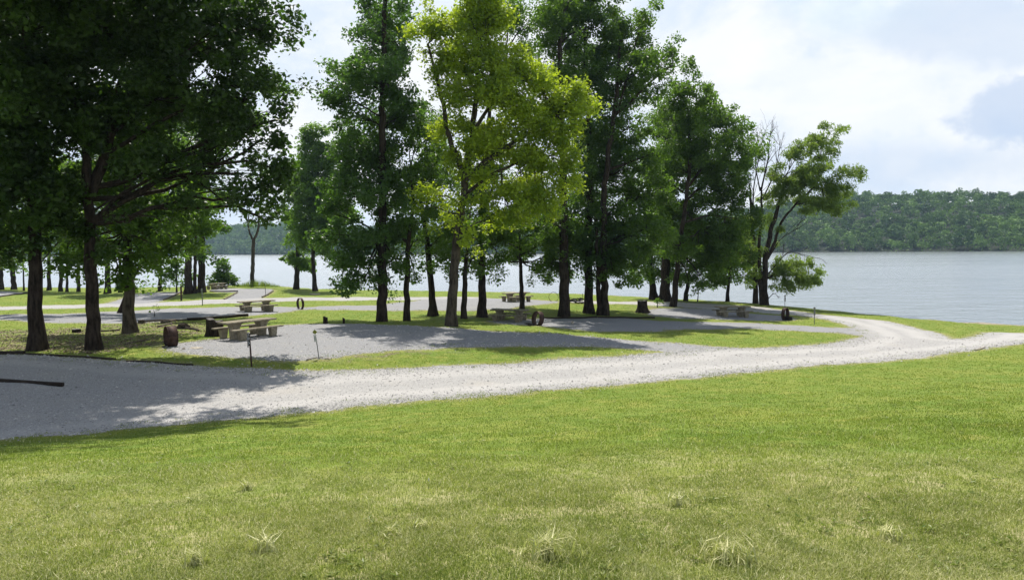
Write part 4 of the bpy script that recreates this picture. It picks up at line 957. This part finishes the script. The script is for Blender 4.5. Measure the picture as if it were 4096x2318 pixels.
timber(563, 752, 596, 735, 'pale timber along the left side of the far gravel drive', .12, M_timber, group=ET)
timber(659, 747.5, 686, 732, 'pale timber along the right side of the far gravel drive', .16, M_timber, group=ET)
timber(411, 754, 457, 733, 'timber sloping along the far left gravel pad', .14, M_timber, group=ET)
timber(0, 746, 72, 736, 'dark timber along the pad at the far left edge', .16, M_darkwood, group=ET)
timber(780, 741, 803, 740, 'short pale log lying alone on the far lawn', .20, M_palewood, 'log', 'log', rnd=True)
timber(2450, 880, 2474, 873, 'pale board lying at the end of the gravel near the right edge', .07, M_palewood, 'board', 'board')
timber(312, 866, 372, 854, 'fallen thin branch on the ground left of the rusty ring', .06, M_timber, 'fallen_branch', 'branch', rnd=True, bend=.15)
timber(246, 834, 300, 830, 'dark fallen branch between the front left trunks', .10, M_darkwood, 'fallen_branch', 'branch', rnd=True, bend=.1)
timber(446, 826, 500, 832, 'dark root branch lying left of the broad stump', .11, M_darkwood, 'fallen_branch', 'branch', rnd=True, bend=.2)
timber(406, 812, 440, 806, 'weathered pale log in the rubble above the rusty ring', .16, M_timber, 'log', 'log', rnd=True)
timber(398, 822, 432, 812, 'crooked grey branch across the rubble above the rusty ring', .12, M_timber, 'fallen_branch', 'branch', rnd=True, bend=-.2)
timber(770, 906, 812, 898, 'thin fallen stick by the foot of the leaning marker post', .04, M_timber, 'fallen_branch', 'branch', rnd=True, bend=.1)
# low rotten clump left of the stump
def rock_like(name, x, y, w_, h_, label, cat, mat, seed, group=None):
    p = hit(x, y); mpp = D2P * p[1] / FP; rg = np.random.default_rng(seed)
    n, m = 12, 7; V = []
    for i in range(m):
        ph = math.pi * .5 * (1 - i / (m - 1) * 1.25)
        for j in range(n):
            th = j / n * 2 * math.pi; k = 1 + .18 * math.sin(3 * th + seed) + .10 * rg.standard_normal()
            V.append((math.cos(th) * math.cos(ph) * w_ * mpp / 2 * k, math.sin(th) * math.cos(ph) * w_ * mpp * .35 * k, math.sin(ph) * h_ * mpp * (1 + .1 * rg.standard_normal())))
    F = [(i * n + j, i * n + (j + 1) % n, (i + 1) * n + (j + 1) % n, (i + 1) * n + j) for i in range(m - 1) for j in range(n)]
    o = mesh_np(name, np.array(V), np.array(F), mat, smooth=False); o.location = p
    return set_props(o, label, cat, group)
rock_like('rotten_log', 462, 826, 34, 15, 'dark rotten wood clump between the rusty ring and the broad stump', 'log', M_stump, 5)
rock_like('rock', 1438, 810 + 3, 7, 7, 'whitish rock on the shaded gravel right of the leaning ring', 'rock', M_palewood, 8)
rock_like('rock', 462, 877, 9, 4, 'small pale rock at the foot of the rusty ring', 'rock', M_palewood, 9)
rock_like('rock', 824, 902, 16, 5, 'pale flat rock at the foot of the yellow topped post', 'rock', M_palewood, 10)
rock_like('sand_pile', 492, 874, 34, 2.2, 'flat patch of pale ash and sand beside the rusty ring', 'sand', M_palewood, 12)
# driftwood heap near the water
p = hit(1446, 761); hp = empty('brush_pile', p); rg = np.random.default_rng(3)
set_props(hp, 'heap of dark dead branches near the water between two trunks', 'brush pile')
b = MB()
for i in range(26):
    a = rg.uniform(0, 6.28); L = rg.uniform(.4, 1.3); c0 = np.array([rg.uniform(-.8, .8), rg.uniform(-.4, .4), rg.uniform(.03, .35)])
    d = np.array([math.cos(a), math.sin(a) * .6, rg.uniform(-.25, .35)]) * L / 2
    b.tube([c0 - d, c0 + rg.normal(0, .05, 3), c0 + d], rg.uniform(.015, .05), 5)
b.tube([(.55, 0, .2), (.62, 0, .5), (.56, .02, .8)], .02, 5)
b.build('branches', M_soot, hp)

# ------------------------------------------------------------------ marker posts
def text_mesh(txt, size, name, mat, parent, loc, rot):
    cu = bpy.data.curves.new(name, 'FONT'); cu.body = txt; cu.size = size; cu.extrude = .0015; cu.align_x = 'CENTER'
    tmp = bpy.data.objects.new('tmp', cu); scene.collection.objects.link(tmp)
    me = bpy.data.meshes.new_from_object(tmp.evaluated_get(bpy.context.evaluated_depsgraph_get()))
    bpy.data.objects.remove(tmp)
    me.materials.clear(); me.materials.append(mat)
    o = bpy.data.objects.new(name, me); scene.collection.objects.link(o); o.parent = parent; o.location = loc; o.rotation_euler = rot
    return o
def post(x, y, h, w_, mat, label, lean=(0, 0), rnd=False, name='marker_post'):
    p = hit(x, y); t = empty(name, p); set_props(t, label, 'post', 'campsite marker posts')
    b = MB(); top = np.array([lean[0], lean[1], h])
    if rnd: b.tube([(0, 0, -.1), top * .5, top], w_ / 2, 8)
    else: b.hexa([(-w_ / 2, -w_ / 2, -.1), (w_ / 2, -w_ / 2, -.1), (w_ / 2, w_ / 2, -.1), (-w_ / 2, w_ / 2, -.1)], [(-w_ / 2 + top[0], -w_ / 2 + top[1], h), (w_ / 2 + top[0], -w_ / 2 + top[1], h), (w_ / 2 + top[0], w_ / 2 + top[1], h), (-w_ / 2 + top[0], w_ / 2 + top[1], h)])
    b.build('pole', mat, t); return t, top
t, top = post(633, 921, 1.13, .042, M_rust, 'brown numbered site post in front of the nearest picnic table', lean=(-.055, 0))
pl = MB().box((-.054, -.028, .93), (.052, .012, .42), .002).build('number_plate', M_soot, t)
side = MB().box((-.098, -.018, .90), (.034, .02, .48), .002).build('side_plate', M_steel, t)
for ch, z in (('1', 1.04), ('0', .91), ('5', .775)): text_mesh(ch, .125, 'number', M_white, pl, (-.054, -.036, z), (math.pi / 2, 0, 0))
t, top = post(802, 901, .80, .034, M_steel, 'leaning grey post with a faded yellow diamond plate on top', lean=(-.095, 0), rnd=True)
MB().box((-.112, -.03, .72), (.085, .016, .22), .003, R=np.array(Matrix.Rotation(-.11, 3, 'Y'))).build('number_plate', M_plate, t)
MB().box((-.118, 0, .855), (.13, .10, .022), .004).build('cap', M_plate, t)
MB().box((-.125, -.01, .955), (.125, .012, .125), .002, R=np.array(Matrix.Rotation(math.radians(38), 3, 'Y') @ Matrix.Rotation(.15, 3, 'Z'))).build('diamond_plate', M_yell, t)
for x, y, h, lab in ((1972, 775, 1.0, 'grey post with a small square head by the lane, behind the cooking ring'), (2046, 815, 1.0, 'grey post with a small square head standing in the grass near the right bend')):
    t, top = post(x, y, h, .045, M_steel, lab, rnd=True)
    MB().box((0, -.02, h - .22), (.11, .03, .34), .004).build('number_plate', M_steel, t)
    MB().box((0, 0, h + .05), (.13, .03, .13), .004, R=np.array(Matrix.Rotation(math.radians(45), 3, 'Y'))).build('diamond_plate', M_steel, t)
t, top = post(668, 744, 1.35, .05, M_soot, 'thin dark post at the right side of the far gravel drive', lean=(-.06, 0), rnd=True)
t, top = post(509, 767, 1.40, .055, M_steel, 'thin grey post by the far lane with a small plate on top')
MB().box((0, -.03, 1.22), (.14, .02, .34), .003).build('number_plate', M_steel, t)
t, top = post(456, 755, 1.35, .12, M_rust, 'brown square post in the shade by the far left pad')
# bits of litter in the foreground lawn
o = rock_like('litter', 1077, 1208, 6, 8, 'small white scrap of paper on the front lawn', 'litter', M_white, 21)

# ------------------------------------------------------------------ grass, reeds, loose stones
rg = np.random.default_rng(11)
RY = ys[:, None]; vv = (HC - ZZ) / YY                       # screen height of every grid node
area = np.abs(np.diff(vv, axis=0)[:, :-1]) * (us[1] - us[0])
vis = (UU[:-1, :-1] > -.84) & (UU[:-1, :-1] < .84) & (vv[:-1, :-1] < .56) & (YY[:-1, :-1] > 2.6)
sgc = SG.reshape(NR, NC)[:-1, :-1]; shc = SHV.reshape(NR, NC)[:-1, :-1]
def scatter(n, mask):
    pr = (area * mask * vis).ravel(); pr = pr / pr.sum()
    c = rg.choice(pr.size, n, p=pr); i = c // (NC - 1); j = c % (NC - 1)
    fi = rg.random(n); fj = rg.random(n)
    y = ys[i] * (1 - fi) + ys[i + 1] * fi; u = us[j] * (1 - fj) + us[j + 1] * fj
    x = u * y
    z = (ZZ[i, j] * (1 - fi) * (1 - fj) + ZZ[i + 1, j] * fi * (1 - fj) + ZZ[i, j + 1] * (1 - fi) * fj + ZZ[i + 1, j + 1] * fi * fj)
    return np.c_[x, y, z], i * NC + j
def vnoise(P, s, seed):
    """cheap smooth 2-D value noise"""
    r2 = np.random.default_rng(seed); T = r2.random((256, 256)); q = P[:, :2] / s + 1000
    i = np.floor(q).astype(int); f = q - i; f = f * f * (3 - 2 * f); i %= 256; j = (i + 1) % 256
    return (T[i[:, 0], i[:, 1]] * (1 - f[:, 0]) + T[j[:, 0], i[:, 1]] * f[:, 0]) * (1 - f[:, 1]) + (T[i[:, 0], j[:, 1]] * (1 - f[:, 0]) + T[j[:, 0], j[:, 1]] * f[:, 0]) * f[:, 1]
def blades(P, h, wd, lean, az, v):
    n = len(P); side = np.c_[np.cos(az), np.sin(az), np.zeros(n)] * (wd / 2)[:, None]
    az2 = az + np.pi / 2 + rg.normal(0, .8, n); ld = np.c_[np.cos(az2), np.sin(az2), np.zeros(n)]
    mid = P + (0, 0, 1) * (h * .6)[:, None] + ld * (h * lean * .3)[:, None]
    tip = P + (0, 0, 1) * (h * np.sqrt(np.clip(1 - (lean * .6) ** 2, .1, 1)))[:, None] + ld * (h * lean)[:, None]
    V = np.stack([P - side, P + side, mid + side * .75, mid - side * .75, tip], 1).reshape(-1, 3)
    k = np.arange(n)[:, None] * 5
    return V, k + np.array([[0, 1, 2, 3]]), k + np.array([[3, 2, 4]]), np.repeat(v, 5)
GV = []
def grass_patch(name, label, n, mask, mat, hmul, vbase, wk=1.0, vis_h=(.012, .036), bald=.35):
    P, idx = scatter(n, mask)
    d = P[:, 1]
    keep = (SG[idx] + (vnoise(P, .5, 3) - .5) * 1.1 + (vnoise(P, 1.9, 4) - .5) * .7) > .0
    keep |= (SG[idx] > -1.0) & (vnoise(P, .30, 14) > .66) & (rg.random(len(P)) < .5)
    keep &= rg.random(len(P)) > bald * np.clip((vnoise(P, .45, 12) - .52) * 6, 0, 1)
    keep &= (rg.random(len(P)) > DV[idx] * .45)
    P = P[keep]; idx = idx[keep]; d = P[:, 1]; n = len(P)
    clump = vnoise(P, .35, 5); big = vnoise(P, 2.2, 6)
    h = (rg.uniform(*vis_h, n) * hmul * (.6 + .8 * clump)) * (1 + d * .006)
    wd = np.maximum(.0030, d * 0.00075) * rg.uniform(.7, 1.3, n) * wk
    fine = vnoise(P, .12, 8)
    v = np.clip(vbase + .50 * (big - .5) + .40 * (clump - .5) + .35 * (fine - .5) + rg.normal(0, .22, n), 0, 1)
    V, F4, F3, vv_ = blades(P + (0, 0, -.005), h, wd, rg.uniform(.15, .95, n), rg.uniform(0, 6.28, n), v)
    o = mesh_np(name, V, [F4, F3], mat, attrs={'v': vv_}, smooth=False)
    return set_props(o, label, 'grass', kind='stuff')
near = (YY[:-1, :-1] < 7.4); sgl = (sgc > -1.1) & (shc > 2.0)
nz = np.clip((7.4 - YY[:-1, :-1]) / 2.4, 0, 1)
grass_patch('lawn_grass', 'bright green mown grass of the lawn and the strips between the gravel', 520000, sgl * (1 - .8 * nz), M_blade, 1.0, .45)
grass_patch('bank_grass', 'longer drier grass on the bank in the foreground', 430000, sgl * nz, M_dryblade, 1.1, .42, vis_h=(.012, .036), bald=.6)
grass_patch('bank_green_grass', 'green blades growing through the dry foreground grass', 60000, sgl * nz * (.25 + .75 * (vnoise(np.c_[(UU * YY)[:-1, :-1].ravel(), YY[:-1, :-1].ravel()], .8, 9).reshape(sgc.shape) > .5)), M_blade, 1.1, .50, vis_h=(.016, .045))
# pale seed stalks and flat broad leaved weeds among the bank grass
P, idx = scatter(9000, sgl * (YY[:-1, :-1] < 12)); n = len(P)
P = P[vnoise(P, .6, 21) > .45]; n = len(P)
V, F4, F3, v_ = blades(P, rg.uniform(.03, .085, n), np.maximum(.0028, P[:, 1] * .0007), rg.uniform(.3, .95, n), rg.uniform(0, 6.28, n), rg.uniform(.7, 1, n))
set_props(mesh_np('seed_stalks', V, [F4, F3], M_dryblade, attrs={'v': v_}, smooth=False), 'pale straw stalks standing in the foreground grass', 'grass', kind='stuff')
P, idx = scatter(800, sgl * (YY[:-1, :-1] < 14)); P = P[vnoise(P, .9, 22) > .55]; n0 = len(P)
Pw = np.repeat(P, 11, 0); n = len(Pw); az = rg.uniform(0, 6.28, n); ln = rg.uniform(.014, .036, n) * (1 + Pw[:, 1] * .04)
Cw = Pw + np.c_[np.cos(az) * ln * .6, np.sin(az) * ln * .6, rg.uniform(.012, .032, n)]
V, F = leaf_cards(Cw, np.c_[np.cos(az) * -.4, np.sin(az) * -.4, np.ones(n)] + rg.normal(0, .2, (n, 3)), ln, ln * .42, rg, np.c_[np.cos(az), np.sin(az), np.zeros(n)])
set_props(mesh_np('lawn_weeds', V, F, M_blade, attrs={'v': np.repeat(np.clip(rg.normal(.45, .2, n), 0, 1), 4)}, smooth=False), 'flat broad leaved weeds scattered through the lawn', 'weeds', kind='stuff')
# coarse weed tussocks: tufts one can point at
def tussock(x, y, r, n, h, label, v0=.62):
    p = hit(x, y); q = np.c_[rg.normal(0, r * .26, n) * 1.4, rg.normal(0, r * .26, n), np.zeros(n)]
    hh = rg.uniform(.35, 1, n) * h; az = np.arctan2(q[:, 1], q[:, 0]) + np.pi / 2
    V, F4, F3, vv_ = blades(q, hh, np.full(n, .007) * rg.uniform(.7, 1.5, n), rg.uniform(.55, 1.0, n), az + rg.normal(0, .5, n), np.clip(rg.normal(v0, .2, n), 0, 1))
    o = mesh_np('grass_tussock', V, [F4, F3], M_dryblade, attrs={'v': vv_}, smooth=False); o.location = p
    return set_props(o, label, 'grass tussock', 'coarse grass tussocks in the foreground')
for a in ((1370, 1400, .20, 130, .20, 'largest pale tussock in the lower middle of the foreground'), (1830, 1410, .20, 120, .16, 'wide tussock in the lower right foreground'), (660, 1390, .14, 90, .16, 'upright tussock at the lower left of the foreground'),
          (490, 1420, .10, 60, .13, 'small tussock near the bottom left'), (1060, 1330, .12, 60, .09, 'low leafy tussock left of the largest one'), (2240, 1360, .16, 90, .13, 'tussock near the bottom right corner'), (980, 1350, .12, 50, .1, 'small dark tussock left of the low leafy one'),
          (1700, 1270, .12, 60, .12, 'tussock at the brow of the bank, right of the middle'), (620, 1230, .09, 70, .10, 'tussock at the brow of the bank on the left')): tussock(*a)
# reeds by the bare forked tree
n = 700; xs = rg.uniform(598, 700, n); pr = [hit(x, 719.5 + 0.02 * abs(x - 640)) for x in np.linspace(598, 700, 24)]
pr = np.array(pr); P = np.c_[np.interp(xs, np.linspace(598, 700, 24), pr[:, 0]), np.interp(xs, np.linspace(598, 700, 24), pr[:, 1]) + rg.normal(0, 1.0, n), np.zeros(n)]; P[:, 2] = ground(P[:, :2]) - .05
V, F4, F3, v_ = blades(P, rg.uniform(.4, 1.3, n) * np.exp(-((xs - 645) / 40) ** 2 * .7), np.full(n, .06), rg.uniform(.1, .5, n), rg.uniform(0, 6.28, n), rg.uniform(.1, .6, n))
set_props(mesh_np('reeds', V, [F4, F3], M_blade, attrs={'v': v_}, smooth=False), 'tall reeds on the shore round the bare forked tree', 'reeds', kind='stuff')
# loose stones on the nearer gravel
dist_ok = (YY[:-1, :-1] < 36)
edge_w = np.where(sgc < 0, 0.05 + .95 * np.exp(-np.abs(sgc) / .4), .10 * np.exp(-sgc / .25)) * dist_ok
P, idx = scatter(42000, edge_w); n = len(P)
sz = rg.lognormal(-4.1, .40, n) * np.clip(1 + (P[:, 1] - 15) * .03, 1, 1.8)
oc = np.array([(1, 0, 0), (0, 1, 0), (-1, 0, 0), (0, -1, 0), (0, 0, 1)], float)
OV = oc[None] * (rg.uniform(.6, 1.4, (n, 5, 1)) * sz[:, None, None]) * (1, .9, .6)
a = rg.uniform(0, 6.28, n); ca, sa = np.cos(a)[:, None], np.sin(a)[:, None]
OV = np.stack([OV[..., 0] * ca - OV[..., 1] * sa, OV[..., 0] * sa + OV[..., 1] * ca, OV[..., 2]], -1) + P[:, None]
F3 = (np.arange(n)[:, None, None] * 5 + np.array([[0, 1, 4], [1, 2, 4], [2, 3, 4], [3, 0, 4]])[None]).reshape(-1, 3)
m, t = new_mat('loose_stone'); v = t.attr('v')
col = t.mix(v, (0.17, 0.165, 0.16), (0.58, 0.555, 0.51))
M_ls = finish(m, t, t.new('ShaderNodeBsdfPrincipled', i_Base_Color=col, i_Roughness=.9))
set_props(mesh_np('loose_stones', OV.reshape(-1, 3), F3, M_ls, attrs={'v': np.repeat(np.clip(rg.normal(.5, .24, n), 0, 1), 5)}, smooth=False), 'loose grey and white stones strewn over the gravel road', 'gravel', kind='stuff')
# fallen leaves and chips under the left trees
P, idx = scatter(8000, ((DV.reshape(NR, NC)[:-1, :-1] > .2) & (UU[:-1, :-1] < -.42) & (YY[:-1, :-1] > 24)).astype(float)); n = len(P)
ll = rg.uniform(.05, .12, n)
V, F = leaf_cards(P + (0, 0, .012), rg.standard_normal((n, 3)) * .35 + (0, 0, 1), ll, ll * .6, rg)
m, t = new_mat('leaf_litter'); col = t.mix(t.attr('v'), (0.055, 0.035, 0.020), (0.42, 0.33, 0.22))
M_lit = finish(m, t, t.new('ShaderNodeBsdfPrincipled', i_Base_Color=col, i_Roughness=.9))
set_props(mesh_np('leaf_litter', V, F, M_lit, attrs={'v': np.repeat(rg.random(n) ** 1.6, 4)}, smooth=False), 'dry brown leaves and chips on the ground under the left trees', 'leaf litter', kind='stuff')

# ------------------------------------------------------------------ air
HAZE = 0.00017
if HAZE > 0:
    m, t = new_mat('haze_air')
    pv = t.new('ShaderNodeVolumePrincipled'); pv.inputs['Color'].default_value = (0.55, 0.76, 1.0, 1); pv.inputs['Density'].default_value = HAZE; pv.inputs['Anisotropy'].default_value = 0.35
    o_ = t.new('ShaderNodeOutputMaterial'); t.l.new(pv.outputs[0], o_.inputs['Volume'])
    b = MB().hexa([(-1750, -150, -3), (1750, -150, -3), (1750, 1950, -3), (-1750, 1950, -3)], [(-1750, -150, 75), (1750, -150, 75), (1750, 1950, 75), (-1750, 1950, 75)])
    hz = b.build('haze', m); set_props(hz, 'thin pale summer haze over the lake', 'haze', kind='stuff')
